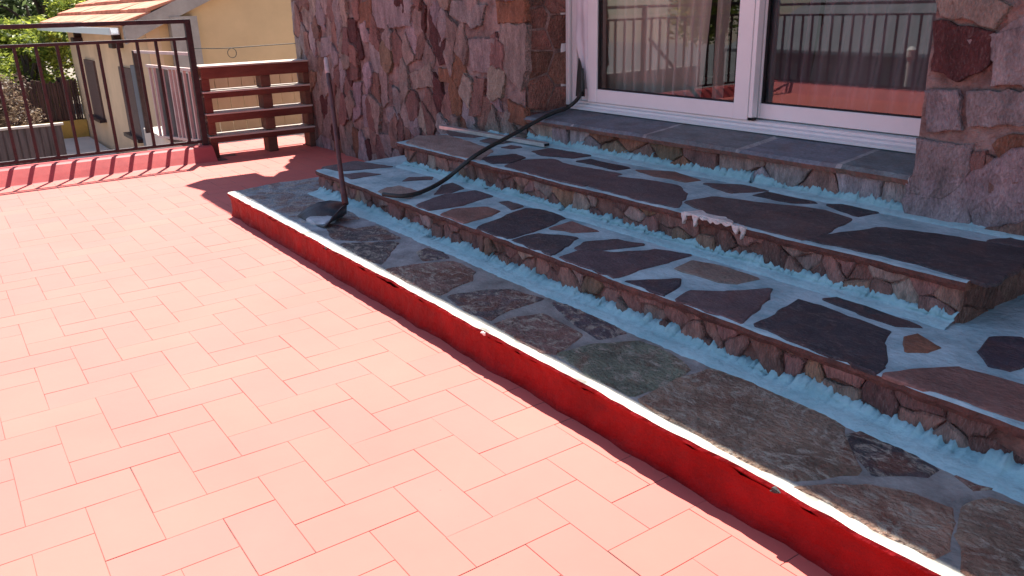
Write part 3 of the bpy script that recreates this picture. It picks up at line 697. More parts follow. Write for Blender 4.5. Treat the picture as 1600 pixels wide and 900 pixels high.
# curtains inside
def curtain(name, xa, xb, xa2, xb2, y, mt, label, folds, amp=0.03):
    m_ = MB(); n_ = 120; nzz = 12
    for i in range(n_ + 1):
        for j in range(nzz + 1):
            t = i / n_; v = 0.51 + (2.1 - 0.51) * j / nzz; h = max(0, 1 - (v - .51) / .5)
            xl = xa + (xa2 - xa) * h; xr = xb + (xb2 - xb) * h
            m_.v.append((xl + (xr - xl) * t, y + amp * sin(t * folds * 2 * pi) + amp * .5 * sin(t * folds * 4.7 + v), v))
    for i in range(n_):
        for j in range(nzz): a = i * (nzz + 1) + j; m_.face([a, a + nzz + 1, a + nzz + 2, a + 1])
    o = m_.build(name, mt, smooth=True, recalc=False)
    tag(o, label, 'curtain', 'curtains behind the sliding door'); return o
curtain('sheer_curtain', -3.24, -2.47, -3.20, -2.52, 2.80, M['sheer'], 'wide sheer grey curtain behind the left door pane', 11, 0.02)
curtain('curtain', -2.44, -2.375, -2.445, -2.39, 2.80, M['light_curtain'], 'narrow cream curtain edge behind the left pane near the middle stile', 1.2, 0.012)
curtain('drape', -2.35, -1.95, -2.35, -1.98, 2.83, M['drape'], 'dark mauve drape behind the right pane next to the middle stile', 5, 0.03)
curtain('sheer_curtain', -1.93, -1.33, -2.0, -1.36, 2.82, M['sheer2'], 'thin mauve sheer curtain in the right half of the right pane', 8, 0.02)

# ------------------------------------------------------------------ flagstone steps
steps = thing('stone_steps', (-2.0, 1.2, 0), 'three wide flagstone steps with fresh blue-grey mortar joints and a red painted lowest riser', 'steps')
Z1, Z2, Z3 = 0.125, 0.235, 0.35
XR = 1.0
def tread(name, xl, shear, xr, yn, yb, z, th_, mt, mtn, seed, ynoise=0.010, low=False):
    m_ = MB(); n_ = int((xr - xl) / 0.02); ny = 12
    cols_ = ny + 6
    for i in range(n_ + 1):
        t = i / n_; x = xl + (xr - xl) * t
        e = ynoise * noise.noise((x * 4, seed, 0)) + ynoise * .6 * noise.noise((x * 17, seed, 3))
        row = [(yn + 0.03, z - th_), (yn + e + 0.004 + .004 * noise.noise((x * 30, 2, seed)), z - th_ + .002 + .007 * noise.noise((x * 24, 5, seed))), (yn + e - .001 + .004 * noise.noise((x * 38, 1, seed)), z - th_ * .5), (yn + e + .002, z - .003), (yn + e + .010, z), (yn + .026 + .5 * e, z)]
        for j in range(1, ny + 1): row.append((yn + .028 + (yb - yn - .028) * j / ny, z))
        for (yy, zz) in row:
            xx = x - shear * (yy - yn) * max(0, 1 - (x - xl) / 0.4)
            m_.v.append((xx, yy, zz + (0.0022 * noise.noise((xx * 8, yy * 8, seed)) + 0.0012 * noise.noise((xx * 26, yy * 26, seed)) if zz > z - .002 else 0)))
    rr = random.Random(seed)
    for i in range(n_):
        x = xl + (xr - xl) * i / n_
        kk = 0.75 + 0.5 * noise.noise((x * 3, seed, 6)); 
        nc = (0.105 * (kk + .3), 0.045 * (kk + .25), 0.034 * (kk + .2))
        for j in range(cols_ - 1):
            a = i * cols_ + j
            g_ = min(1, max(0, (x + 3.4) / 1.2)); tc_ = (0.27 - .02 * g_, 0.30 - .06 * g_, 0.32 - .10 * g_)
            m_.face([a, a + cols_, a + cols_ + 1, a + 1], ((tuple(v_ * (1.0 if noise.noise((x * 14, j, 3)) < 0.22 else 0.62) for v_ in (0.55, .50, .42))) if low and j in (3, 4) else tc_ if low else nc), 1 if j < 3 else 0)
    for i0 in (0, n_): m_.face([i0 * cols_ + j for j in range(cols_)] + ([(i0 * cols_)] if False else []), (0.2, .09, .06), 1)
    return m_.build(name, [mt, mtn], steps, origin=((xl + xr) / 2, yn, z - th_))
def flags(name, data, z, seed, y_min, extra=(), proud=0.0035, grow=1.06, mt=None):
    m_ = MB(); rnd = random.Random(seed)
    for c, p in list(data) + list(extra):
        p = [(a, max(b, y_min)) for a, b in p]
        cx_ = sum(a for a, b in p) / len(p); cy_ = sum(b for a, b in p) / len(p)
        p = [(cx_ + (a - cx_) * grow, max(y_min, cy_ + (b - cy_) * grow)) for a, b in p]
        p2 = []
        for i_ in range(len(p)):
            a_, b_ = p[i_], p[(i_ + 1) % len(p)]
            p2 += [(a_[0] * .93 + b_[0] * .07, a_[1] * .93 + b_[1] * .07), (a_[0] * .07 + b_[0] * .93, a_[1] * .07 + b_[1] * .93)]
        p2 = rough_edge(p2, 0.03, 0.0045, rnd)
        stone(m_, p2, lambda u, v, d: (u, v, z + d), proud, rnd, vary(STONE[c], rnd, .12), bev=0.004, tilt=0.0012, back=-0.006, relief=0.0018)
    return m_.build(name, mt or M['flag'], steps, origin=(-2, y_min, z))
def riser(name, xl, xr, y, z0, z1, seed, du=0.075, dv=0.07, pal='rrrtrmr', body=3.0):
    rnd = random.Random(seed); m_ = MB()
    m_.box((xl, y + 0.012, z0 - 0.02), (xr, body, z1 - 0.002))
    for s0, p in voronoi(xl, xr, z0 - .01, z1 + .004, du, dv, rnd, jit=.45):
        if rnd.random() < .06: continue
        p2 = rough_edge(inset(p, rnd.uniform(-.002, .003)), 0.02, 0.005, rnd)
        if len(p2) < 5: continue
        key = rnd.choice(pal)
        stone(m_, p2, lambda u, v, d: (u, y + 0.012 - d, v), rnd.uniform(0.002, 0.018), rnd, vary(tuple(a * .95 for a in STONE[key]), rnd, .4), bev=0.005, tilt=0.006, back=-0.01, mi=1, rim=.8)
    return m_.build(name, [M['riserback'], M['riserstone']], steps, origin=((xl + xr) / 2, y, z0))
def fillet(name, xl, xr, y, z, seed, h0=0.022, w0=0.085, parent=None, gaps=()):
    """fresh mortar smeared along the foot of a riser: ragged top edge, wavy outer edge"""
    rnd = random.Random(seed); m_ = MB(); n_ = int((xr - xl) / 0.0042); K = 7
    hh = 0.5; 
    for i in range(n_ + 1):
        x = xl + (xr - xl) * i / n_
        if rnd.random() < 0.22: hh = rnd.random() ** 1.8
        h = h0 * (0.70 + 0.6 * noise.noise((x * 5, seed, 1)) + 0.35 * noise.noise((x * 60, seed, 8)) + 0.35 * noise.noise((x * 130, seed, 18))) + 0.017 * hh
        if noise.noise((x * 14, seed, 11)) > 0.52: h *= 0.2
        w = w0 * (1 + 0.22 * noise.noise((x * 2.2, seed, 2)) + 0.10 * noise.noise((x * 13, seed, 5)) + 0.05 * noise.noise((x * 50, seed, 5)))
        prof = [(y + .012, z + h + .002), (y - .004, z + h), (y - .012 - .1 * w, z + h * .62), (y - .25 * w, z + h * .38 + .003), (y - .55 * w, z + .009), (y - .88 * w, z + .0055), (y - w, z - .001)]
        for j, (yy, zz) in enumerate(prof):
            b = 0.0022 if 1 < j < 6 else 0
            m_.v.append((x + (rnd.uniform(-.002, .002) if b else 0), yy + b * noise.noise((x * 40, j * 2.1, seed)), zz + b * .8 * noise.noise((x * 34, j * 1.7, seed + 4))))
    for i in range(n_):
        for j in range(K - 1): a = i * K + j; m_.face([a, a + K, a + K + 1, a + 1])
    return m_.build(name, M['mortar'], parent or steps, origin=((xl + xr) / 2, y, z), smooth=True)

# lowest step: red painted riser
kb = MB(); n = 290; rows = [0, .012, .035, .06, .085, .100, .108]
for i in range(n + 1):
    x = -4.205 + (XR + 4.205) * i / n
    for j, zz in enumerate(rows):
        e = 0.006 * noise.noise((x * 4, zz * 12, 1)) + 0.0045 * noise.noise((x * 16, zz * 14, 4)) + .002 * noise.noise((x * 45, zz * 30, 4))
        f = 0.010 * max(0, 1 - zz / .02) * (0.6 + noise.noise((x * 7, 8, 8)))
        zt = zz + (0.010 * noise.noise((x * 9, 2, 2)) + .006 * noise.noise((x * 40, 2, 2)) if j > 4 else 0)
        kb.v.append((x, 1.172 - f + e - (0.010 if j == 6 else 0.004 if j == 5 else 0), zt))
for i in range(n):
    for j in range(6): a = i * 7 + j; kb.face([a, a + 7, a + 8, a + 1])
b0 = len(kb.v); 
kb.box((-4.205, 1.185, -0.001), (XR, 2.44, 0.100))
kb.build('red_riser', M['red_paint'], steps, origin=(-2, 1.17, 0))
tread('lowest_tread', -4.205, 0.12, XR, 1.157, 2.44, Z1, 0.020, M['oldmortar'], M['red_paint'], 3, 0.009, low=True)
ex = [('d', [(-0.30, 1.22), (-0.02, 1.20), (0.05, 1.36), (-0.2, 1.42), (-0.35, 1.34)]), ('m', [(0.1, 1.2), (0.5, 1.21), (0.55, 1.4), (0.15, 1.42)]), ('r', [(-4.22, 1.75), (-3.98, 1.7), (-3.99, 2.1), (-4.2, 2.2)])]
flags('lower_flagstones', TREAD_ONE, Z1, 5, 1.180, ex, proud=0.003, grow=1.05, mt=M['flag_low'])
# lumps of cement hanging on the red nosing
rl = random.Random(77)
for x in (-2.93, -1.80, -0.80):
    lp = MB(); c = []
    pts_ = [(x + .012 * cos(a) * rl.uniform(.5, 1.2), Z1 - .010 + .006 * sin(a) * rl.uniform(.6, 1.3)) for a in [i * pi / 4 for i in range(8)]]
    stone(lp, pts_, lambda u, v, d: (u, 1.156 - d, v), .004, rl, rl.choice([(0.8, .74, .66), (0.8, .74, .66), (.03, .03, .03)]), bev=.003, tilt=.003, back=-.012)
    lp.build('cement_lump', M['flag_nose'], steps)
# second step
riser('middle_riser', -3.895, XR, 1.538, Z1, Z2 - .016, 41)
tread('middle_tread', -3.905, 0.14, XR, 1.526, 2.44, Z2, 0.026, M['joint'], M['flag_nose'], 13, 0.011)
flags('middle_flagstones', TREAD_TWO, Z2, 15, 1.533, grow=1.19)
fillet('lower_mortar_fillet', -3.88, XR, 1.543, Z1, 51, 0.028, 0.080)
# third step
riser('upper_riser', -3.70, -0.875, 1.932, Z2, Z3 - .018, 42)
tread('upper_tread', -3.76, 0.16, -0.862, 1.920, 2.44, Z3, 0.026, M['joint'], M['flag_nose'], 23, 0.011)
flags('upper_flagstones', TREAD_THREE, Z3, 25, 1.93, grow=1.18)
# right end face of the upper step
q = MB(); rr = random.Random(8)
for s0, p in voronoi(1.945, 2.44, Z2 - .01, Z3 - .018, 0.09, 0.08, rr):
    stone(q, rough_edge(inset(p, .004), .03, .003, rr), lambda u, v, d: (-0.878 + d, u, v), rr.uniform(.002, .012), rr, vary((0.13, .065, .05), rr, .3), bev=.005, tilt=.005, back=-.01)
q.build('end_face', M['riserstone'], steps)
fillet('middle_mortar_fillet', -3.70, -0.875, 1.937, Z2, 52, 0.028, 0.060)
fillet('upper_mortar_fillet', -3.30, -0.90, 2.436, Z3, 53, 0.036, 0.062)
fillet('side_mortar_fillet', -3.62, -3.31, 2.41, Z3, 54, 0.018, 0.05)
# splash of pale cement over the upper nosing
q = MB(); rr = random.Random(18)
px = -1.76
for i in range(9):
    w_ = rr.uniform(.010, .022); zb = rr.choice([.340, .334, .325, .315, .343]); zt = .352
    pts_ = rough_edge([(px - w_, zt), (px + w_, zt), (px + w_ * rr.uniform(.5, 1), (zt + zb) / 2), (px + rr.uniform(-.4, .4) * w_, zb), (px - w_ * rr.uniform(.4, .9), (zt + zb) / 2)], .008, .0025, rr)
    stone(q, pts_, lambda u, v, d: (u, 1.915 - d, v), .002, rr, (0.40, .36, .35), bev=.002, tilt=.002, back=-.012)
    px += w_ * rr.uniform(1.2, 2.0)
pts_ = rough_edge([(-1.77, 1.918), (-1.56, 1.918), (-1.575, 1.935), (-1.62, 1.962), (-1.68, 1.95), (-1.74, 1.972)], .012, .005, rr)
stone(q, pts_, lambda u, v, d: (u, v, .3525 + d), .0035, rr, (0.36, .34, .34), bev=.002, tilt=.001, back=-.004)
q.build('cement_splash', M['white_lip'], steps)

# ------------------------------------------------------------------ loose things
# black hose from the door jamb down over the steps
def smooth_path(P, sub=8):
    P = [Vector(p) for p in P]; out = []
    for i in range(len(P) - 1):
        p0 = P[max(i - 1, 0)]; p1 = P[i]; p2 = P[i + 1]; p3 = P[min(i + 2, len(P) - 1)]
        for j in range(sub):
            t = j / sub; out.append(0.5 * ((2 * p1) + (-p0 + p2) * t + (2 * p0 - 5 * p1 + 4 * p2 - p3) * t * t + (-p0 + 3 * p1 - 3 * p2 + p3) * t ** 3))
    return out + [P[-1]]
hp = smooth_path([(-3.125, 2.635, 0.70), (-3.112, 2.618, 0.585), (-3.17, 2.585, 0.515), (-3.135, 2.425, 0.492), (-3.116, 2.2, 0.425), (-3.055, 1.96, 0.37), (-3.10, 1.82, 0.272), (-3.02, 1.655, 0.253), (-3.0, 1.545, 0.253), (-3.09, 1.50, 0.252)])
h = MB(); h.tube([tuple(p) for p in hp], 0.0095, 12)
o = h.build('hose', M['rubber'], smooth=True); tag(o, 'black rubber hose running from the door jamb down across the upper steps', 'hose')

# aluminium profile lying on the upper step
ap = thing('aluminium_profile', (-3.5, 2.35, Z3), 'long pale aluminium channel lying on the upper step against the stone wall', 'metal profile')
A = Vector((-3.99, 2.335, Z3 + .012)); B = Vector((-3.07, 2.372, Z3 + .014)); D = (B - A).normalized(); N = Vector((-D.y, D.x, 0))
q = MB()
def bx(p, q2, n0, n1, za, zb):
    k_ = len(q.v)
    for pt in (p, q2):
        for (nn, z_) in ((n0, za), (n1, za), (n1, zb), (n0, zb)): v_ = pt + N * nn; q.v.append((v_.x, v_.y, pt.z + z_))
    for a in range(4): q.face([k_ + a, k_ + (a + 1) % 4, k_ + 4 + (a + 1) % 4, k_ + 4 + a])
    q.face([k_, k_ + 1, k_ + 2, k_ + 3]); q.face([k_ + 4, k_ + 5, k_ + 6, k_ + 7])
bx(A, B, -.020, .016, -.008, -.005); bx(A, B, -.020, -.017, -.0049, .010); bx(A, B, .013, .016, -.0049, .010); bx(A, B, -.0169, .0129, .007, .010)
q.build('channel', M['alu'], ap)
q = MB(); E_ = B - D * .004
bx(E_, B + D * .002, -.0168, .0128, -.0048, .0068); q.build('hollow_end_shade', M['dark'], ap)  # dark block stands in for the shade inside the hollow end

# shovel standing on the lowest step
sv = thing('shovel', (-3.3, 1.35, Z1), 'shovel with a long dark handle leaning upright on the lowest step, blade down', 'shovel')
top = Vector((-3.80, 1.60, 0.785)); bot = Vector((-3.262, 1.398, 0.195)); mid = top + (bot - top) * 0.12
q = MB(); q.tube([mid + (bot - mid) * (i / 12) + Vector((0.004 * sin(i * .5), 0, 0)) for i in range(13)], [0.0105] * 10 + [.0115, .013, .015], 12); q.build('handle', M['handle'], sv, smooth=True)
q = MB(); q.tube([top, top + (mid - top) * .15, top + (mid - top) * .8, mid], [.008, .0118, .0118, .0112], 12); q.build('grip', M['grip'], sv, smooth=True)
q = MB()
# scoop: rows from the open tip to the socket; each row left rim, left base, right base, right rim
Lr=  [(-3.457, 1.244, 0.131), (-3.44, 1.29, 0.165), (-3.399, 1.327, 0.19), (-3.357, 1.365, 0.2), (-3.304, 1.388, 0.2), (-3.274, 1.398, 0.195)]
Lb=  [(-3.399, 1.239, 0.131), (-3.363, 1.263, 0.131), (-3.36, 1.301, 0.131), (-3.372, 1.352, 0.132), (-3.374, 1.391, 0.14), (-3.284, 1.395, 0.185)]
Rb=  [(-3.16, 1.25, 0.131), (-3.18, 1.29, 0.131), (-3.216, 1.347, 0.131), (-3.253, 1.406, 0.131), (-3.252, 1.422, 0.14), (-3.259, 1.405, 0.185)]
Rr=  [(-3.178, 1.255, 0.135), (-3.162, 1.27, 0.155), (-3.169, 1.293, 0.175), (-3.18, 1.319, 0.188), (-3.211, 1.351, 0.194), (-3.255, 1.395, 0.196)]

nn = 12
for a, b, c, d in zip(Lr, Lb, Rb, Rr):
    a, b, c, d = Vector(a), Vector(b), Vector(c), Vector(d)
    for j in range(nn + 1):
        t = j / nn; b2 = b + (b - a) * .25; c2 = c + (c - d) * .25
        p = a * (1 - t) ** 3 + b2 * 3 * t * (1 - t) ** 2 + c2 * 3 * t * t * (1 - t) + d * t ** 3; p.z = max(p.z, .1315)
        q.v.append(tuple(p))
for i in range(5):
    for j in range(nn): k_ = i * (nn + 1) + j; q.face([k_, k_ + nn + 1, k_ + nn + 2, k_ + 1])
o = q.build('blade', M['steel'], sv, smooth=True, recalc=False); sm = o.modifiers.new('thick', 'SOLIDIFY'); sm.thickness = .005; sm.offset = 1
from math import hypot
q = MB(); pts_ = rough_edge([(-3.37, 1.262), (-3.33, 1.235), (-3.25, 1.24), (-3.215, 1.275), (-3.245, 1.335), (-3.30, 1.365), (-3.345, 1.34)], .02, .003, random.Random(2))
stone(q, pts_, lambda u, v, d: (u, v, .1345 + d), .006, random.Random(4), (0.42, .47, .49), bev=.008, tilt=.002)
q.build('mortar_residue', M['oldmortar'], sv)

# stack of flat pallets between railing and house, painted red at the front
ya, yb = 1.605, 2.40; XP = -6.05; XB = -6.32
LAY = ((0.562, 0.652, 0.478, 'topmost red painted pallet of the stack between the railing and the stone wall'), (0.426, 0.476, 0.323, 'second pallet from the top of the red painted stack'),
       (0.257, 0.321, 0.170, 'third pallet from the top of the red painted stack'), (0.112, 0.160, 0.002, 'lowest pallet of the red painted stack, on the terrace floor'))
for z0_, z1_, zf, lab in LAY:
    pl = thing('pallet', ((XP + XB) / 2, 2.0, zf), lab, 'pallet', 'pallets stacked between railing and house')
    q = MB(); q.box((XP - .018, ya, z0_), (XP, yb, z1_ - .012)); q.build('fascia_board', M['pallet_red'], pl, bevel=.003)
    q = MB(); q.box((XB, ya, z0_), (XB + .018, yb, z1_ - .012)); q.build('fascia_board', M['pallet_wood'], pl, bevel=.003)
    x = XP + .004
    for wd in (.09, .10):
        q = MB(); q.box((x - wd, ya - .004, z1_ - .0118), (x, yb + .004, z1_)); q.build('deck_board', M['deck'], pl, bevel=.002); x -= wd + .028
    for (a_, b_) in ((ya, ya + .052), (2.027, 2.098), (yb - .045, yb)):
        for (xa_, xb_) in ((XP - .12, XP - .006),):
            lowz = zf
            q = MB(); q.box((xa_, a_, lowz), (xb_, b_, z0_ - .0005)); q.build('block', M['pallet_red'] if (a_ < 1.7) else M['pallet_wood'], pl, bevel=.003)

# cable strung from the railing post to the house, with a loop
q = MB(); P_ = [(-6.10, 1.575, 0.775), (-6.2, 1.75, .762), (-6.27, 1.93, .757), (-6.3, 2.1, .760), (-6.28, 2.42, .766)]
q.tube(smooth_path(P_, 6), .0035, 6)
q.tube([(-6.24, 1.90 + .032 * cos(a * pi / 10), .722 + .034 * sin(a * pi / 10)) for a in range(21)], .0028, 6)
o = q.build('cable', M['rubber'], smooth=True); tag(o, 'thin black cable with a small loop above the red pallet', 'cable')

# ------------------------------------------------------------------ neighbouring plot
sr = thing('stair_railing', (-7.2, 1.62, 0), 'pale metal railing running away behind the end of the dark iron railing', 'railing')
for (x0_, x1_, za, zb, h_) in ((-8.25, -6.3, .690, .728, .011), (-7.8, -6.3, .585, .615, .011), (-7.8, -6.3, -.03, .10, .010)):
    q = MB(); q.prism([(x0_, za - h_), (x1_, zb - h_), (x1_, zb + h_), (x0_, za + h_)], 'y', 1.61, 1.634); q.build('rail', M['pale_metal'], sr)
for i, x in enumerate((-7.72, -7.55, -7.28, -7.02, -6.90, -6.78, -6.58, -6.42)):
    q = MB(); q.box((x - .014, 1.612, -.02 + .085 * (x + 7.8) / 1.5 - .0), (x + .014, 1.632, .588 + .03 * (x + 7.8) / 1.5)); q.build('bar', M['pale_metal'], sr)
q = MB(); q.box((-7.78, 1.655, -.04), (-6.30, 1.665, .575)); q.build('sheet_panel', M['fence_grey'], sr)
q = MB(); q.box((-8.23, 1.60, -.04), (-8.19, 1.64, .70)); q.build('post', M['iron'], sr)

bf = thing('board_fence', (-7.2, 2.7, -.04), 'beige vertical board fence seen through the gaps of the pallet', 'fence')
y = 1.90
while y < 4.2:
    q = MB(); q.box((-7.22, y, -.04), (-7.20, y + .108, .555)); q.build('board', M['board'], bf); y += .114
q = MB(); q.box((-7.26, 1.88, -.04), (-7.221, 4.22, .0)); q.box((-7.26, 1.88, .42), (-7.221, 4.22, .46)); q.build('cross_rail', M['board'], bf)

yh = thing('yellow_house', (-13.5, 4.5, -1.3), 'yellow rendered house with clay tiled roof and brown shutters beyond the railing', 'house')
XC, XF, YN, YB_, ZG = -10.35, -16.3, 2.2, 8.2, -1.3
EZ = 0.90; SL = .44; YR = 5.2
q = MB(); q.box((XF, YN, ZG), (XC, YN + .15, EZ - .02)); q.build('front_wall', M['yellow_front'], yh)
q = MB(); q.prism([(YN + .151, ZG), (YB_, ZG), (YB_, EZ), (YR, EZ + SL * (YR - YN) - .04), (YN + .151, EZ + .03)], 'x', XC - .15, XC); q.build('gable_wall', M['yellow'], yh)
q = MB(); q.prism([(YN + .151, ZG), (YB_, ZG), (YB_, EZ), (YR, EZ + SL * (YR - YN) - .04), (YN + .151, EZ + .03)], 'x', XF, XF + .15); q.build('gable_wall', M['yellow'], yh)
rfm = MB(); rnd = random.Random(4); ncr = 11; Y0_ = 1.93
for i in range(ncr):
    ya_ = Y0_ + i * .31; za_ = .905 + SL * (ya_ - Y0_)
    xs_ = [-17.2 + .5 * j for j in range(15)]
    for j in range(14):
        x0_ = xs_[j]; x1_ = min(xs_[j + 1], -10.15) - .006
        if x0_ > -10.2: continue
        dz = rnd.uniform(-.006, .006); c_ = 1
        rfm.prism([(ya_ - .02, za_ + dz - .008), (ya_ + .33, za_ + SL * .33 - .03), (ya_ + .33, za_ + SL * .33 - .005), (ya_ - .02, za_ + dz + .035)], 'x', x0_, x1_)
rfm.prism([(YR + .15, .905 + SL * 3.4 - .03), (YB_ + .3, .9), (YB_ + .3, .95), (YR + .15, .905 + SL * 3.4 + .03)], 'x', -17.2, -10.15)
rf_o = rfm.build('roof', M['roof_tile'], yh)
q = MB(); q.prism([(Y0_ + .02, .70), (Y0_ + .35, .86), (YR, .86 + SL * (YR - Y0_ - .35)), (YR, .9 + SL * (YR - Y0_) - .02), (Y0_ + .02, .893)], 'x', -10.30, -10.19); q.build('verge_beam', M['concrete'], rf_o)
q = MB(); q.prism([(Y0_ - .09, .80), (Y0_ - .09, .875), (Y0_ - .08, .875), (Y0_ - .075, .812), (Y0_ - .005, .812), (Y0_, .875), (Y0_ + .01, .875), (Y0_ + .01, .80)], 'x', -17.1, -10.45); q.build('gutter', M['alu_white'], rf_o)
q = MB(); q.box((-10.34, 2.45, -.2), (-10.18, 2.75, .98)); q.build('chimney_breast', M['concrete'], yh)
for (xa_, xb_) in ((-14.95, -14.10), (-12.2, -11.42)):
    q = MB(); q.box((xa_, YN - .03, -.51), (xb_, YN + .02, .365)); wn = q.build('window_shutter', M['shutter'], yh)
    q = MB(); q.box((xa_ - .06, YN - .10, -.56), (xb_ + .06, YN + .01, -.512)); q.build('sill', M['iron'], wn)
q = MB(); q.box((-11.30, YN - .05, -.60), (-10.86, YN + .02, .42)); q.build('door', M['door_grey'], yh)
for xx in (-14.95, -11.85):
    q = MB(); q.box((xx - .12, YN - .14, .61), (xx + .12, YN - .0, .70)); q.box((xx - .05, YN - .10, .70), (xx + .05, YN, .80)); q.build('wall_lamp', M['iron'], yh, bevel=.01)

# boundary walls and fences beyond
q = MB(); q.box((-16.3, -7, -1.3), (-16.0, 2.19, -.69)); o = q.build('boundary_wall', M['ochre']); tag(o, 'low ochre wall under the dark reed fence left of the yellow house', 'wall')
rdf = thing('reed_fence', (-16.1, -2.4, -.69), 'tall dark reed fence standing on the low ochre wall', 'fence')
q = MB(); rnd = random.Random(2); y = -6.9
while y < 2.15:
    w_ = rnd.uniform(.03, .06); q.box((-16.12 + rnd.uniform(-.01, .01), y, -.69), (-16.09 + rnd.uniform(0, .02), y + w_ * .86, .0 + rnd.uniform(-.05, .03))); y += w_
q.build('reed_panel', M['reed'], rdf)
for y in (-6, -4, -2, 0, 1.9):
    q = MB(); q.box((-16.18, y - .03, -.69), (-16.13, y + .03, .04)); q.build('post', M['iron'], rdf)
shf = thing('sheet_fence', (-11.0, -2.4, -1.3), 'dark grey ribbed metal fence with a pale cap, in front of the reed fence', 'fence')
q = MB(); y = -6.8
while y < 1.2: q.box((-11.02, y, -1.3), (-11.0, y + .055, -.20)); q.box((-11.035, y + .055, -1.3), (-11.015, y + .075, -.20)); y += .075
q.build('panel', M['fence_grey'], shf)
q = MB(); q.box((-11.05, -6.85, -.20), (-10.98, 1.25, -.175)); q.build('cap', M['pale_stone'], shf)

# ------------------------------------------------------------------ vegetation
def leaves(m_, n_, centers, size, rnd, flat=.5):
    for _ in range(n_):
        c_, r_ = rnd.choice(centers)
        d = Vector((rnd.gauss(0, 1), rnd.gauss(0, 1), rnd.gauss(0, 1))).normalized() * (rnd.random() ** .45)
        p = Vector(c_) + Vector((d.x * r_, d.y * r_, d.z * r_ * .8))
        a = Vector((rnd.gauss(0, 1), rnd.gauss(0, 1), rnd.gauss(0, flat))).normalized(); b = a.cross(Vector((rnd.gauss(0, 1), rnd.gauss(0, 1), rnd.gauss(0, 1)))).normalized()
        s_ = size * rnd.uniform(.6, 1.3); t = rnd.random()
        t = t * t
        m_.poly([p - a * s_, p + b * s_ * .45, p + a * s_, p - b * s_ * .45], (t, t, t))
def tree(name, loc, h, r, label, leaf, seed, n_=6000, size=.055, group='trees beyond the fences', cat='tree'):
    rnd = random.Random(seed); t = thing(name, loc, label, cat, group); x, y, z = loc
    q = MB(); q.tube([(x, y, z), (x + .05, y + .03, z + h * .3), (x - .03, y + .05, z + h * .55), (x, y, z + h * .85)], [.12, .09, .06, .02], 8)
    cs = []
    for i in range(16):
        a = rnd.uniform(0, 2 * pi); rr_ = r * rnd.uniform(.25, .85); zz = z + h * rnd.uniform(.35, .95)
        f = 1 - abs((zz - z) / h - .6) * .9
        c_ = (x + cos(a) * rr_ * f, y + sin(a) * rr_ * f, zz); cs.append((c_, r * rnd.uniform(.22, .42)))
        q.tube([(x, y, z + h * rnd.uniform(.25, .6)), ((x + c_[0]) / 2, (y + c_[1]) / 2, zz - .15), c_], [.045, .03, .012], 6)
    q.build('trunk', M['bark'], t)
    l_ = MB(); leaves(l_, n_, cs, size, rnd); l_.build('crown', leaf, t, recalc=False)
    return t
tree('tree', (-19.0, .2, -1.3), 3.6, 1.7, 'bright yellow-green leafy tree at the left edge beyond the reed fence', M['leaf_bright'], 1, 14000, .06)
tree('tree', (-18.6, 1.9, -1.3), 3.0, 1.3, 'bright leafy tree right beside the far corner of the yellow house', M['leaf_bright'], 2, 14000, .05)
tree('tree', (-22.0, 2.6, -1.3), 4.6, 1.9, 'darker green tree behind the far end of the tiled roof', M['leaf_dark'], 3, 12000, .08)
tree('tree', (-23.5, .4, -1.3), 5.2, 2.4, 'tall dark tree behind the bright tree at the left edge', M['leaf_dark'], 4, 14000, .09)
tree('tree', (-26, 5.0, -1.3), 5.8, 2.6, 'tall dark tree behind the ridge of the yellow house', M['leaf_dark'], 5, 12000, .10)
tree('tree', (-21, -3.2, -1.3), 4.6, 2.1, 'bright tree farthest left beyond the reed fence', M['leaf_bright'], 6, 9000, .08)
tree('tree', (-28, 1.8, -1.3), 6.4, 3.0, 'tallest dark tree far behind the roof end, rearmost of the row', M['leaf_dark'], 16, 14000, .11)
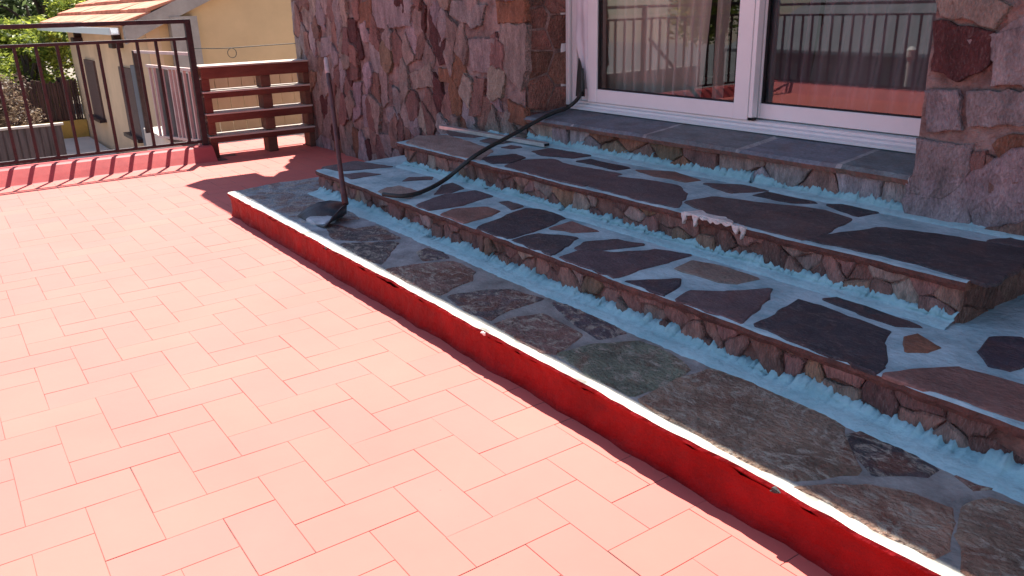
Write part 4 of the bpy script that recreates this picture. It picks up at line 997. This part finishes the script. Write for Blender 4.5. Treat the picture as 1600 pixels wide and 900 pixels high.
tree('tree', (-27, -3.0, -1.3), 6.4, 3.0, 'wide dark tree far behind at the left edge', M['leaf_dark'], 17, 10000, .11)
tree('bush', (-17.0, 1.5, -1.3), 2.0, 1.0, 'green bush just above the reed fence beside the house corner', M['leaf_bright'], 18, 9000, .045, 'bushes by the reed fence', 'bush')
tree('bush', (-14.4, .75, -1.3), 1.5, .75, 'dry brownish bush in front of the reed fence', M['leaf_dry'], 7, 3500, .03, 'bushes by the reed fence', 'bush')
tree('bush', (-17.2, .7, -1.3), 1.95, 1.1, 'green bush rising just above the reed fence', M['leaf_bright'], 8, 6000, .045, 'bushes by the reed fence', 'bush')
# side of the terrace mirrored in the glass
shd = thing('grey_shed', (-6.8, -6.5, -1.3), 'grey sheet roofed shed beyond the long railing, mirrored in the glass', 'shed')
q = MB(); q.box((-9.0, -8.2, -1.3), (-5.6, -5.6, .2)); q.build('wall', M['concrete'], shd)
q = MB(); q.prism([(-5.4, .20), (-8.4, 1.15), (-8.4, 1.2), (-5.4, .25)], 'x', -9.2, -5.4); q.build('roof', M['shed'], shd)
tree('tree', (-5.0, -8.2, -1.3), 4.2, 1.9, 'dark leafy tree beyond the long railing, mirrored in the right door pane', M['leaf_dark'], 12, 7000, .07, 'trees behind the long railing')
tree('tree', (-11.5, -8.0, -1.3), 4.4, 2.0, 'bright tree beyond the long railing, mirrored in the left door pane', M['leaf_bright'], 13, 7000, .07, 'trees behind the long railing')
tree('tree', (-2.0, -9.5, -1.3), 4.6, 2.1, 'dark leafy tree beyond the long railing, right of the grey shed', M['leaf_dark'], 14, 6000, .07, 'trees behind the long railing')
lp_ = thing('garden_lamp', (-4.6, -2.80, -1.3), 'white garden lamp post outside the long railing, mirrored in the glass', 'lamp')
q = MB(); q.tube([(-4.6, -2.80, -1.3), (-4.6, -2.80, .36)], .03, 10); q.build('pole', M['rust'], lp_)
q = MB(); q.tube([(-4.6, -2.80, .36), (-4.6, -2.80, .40), (-4.6, -2.80, .47), (-4.6, -2.80, .50)], [.03, .05, .05, .02], 12); q.build('lamp_head', M['rust'], lp_)
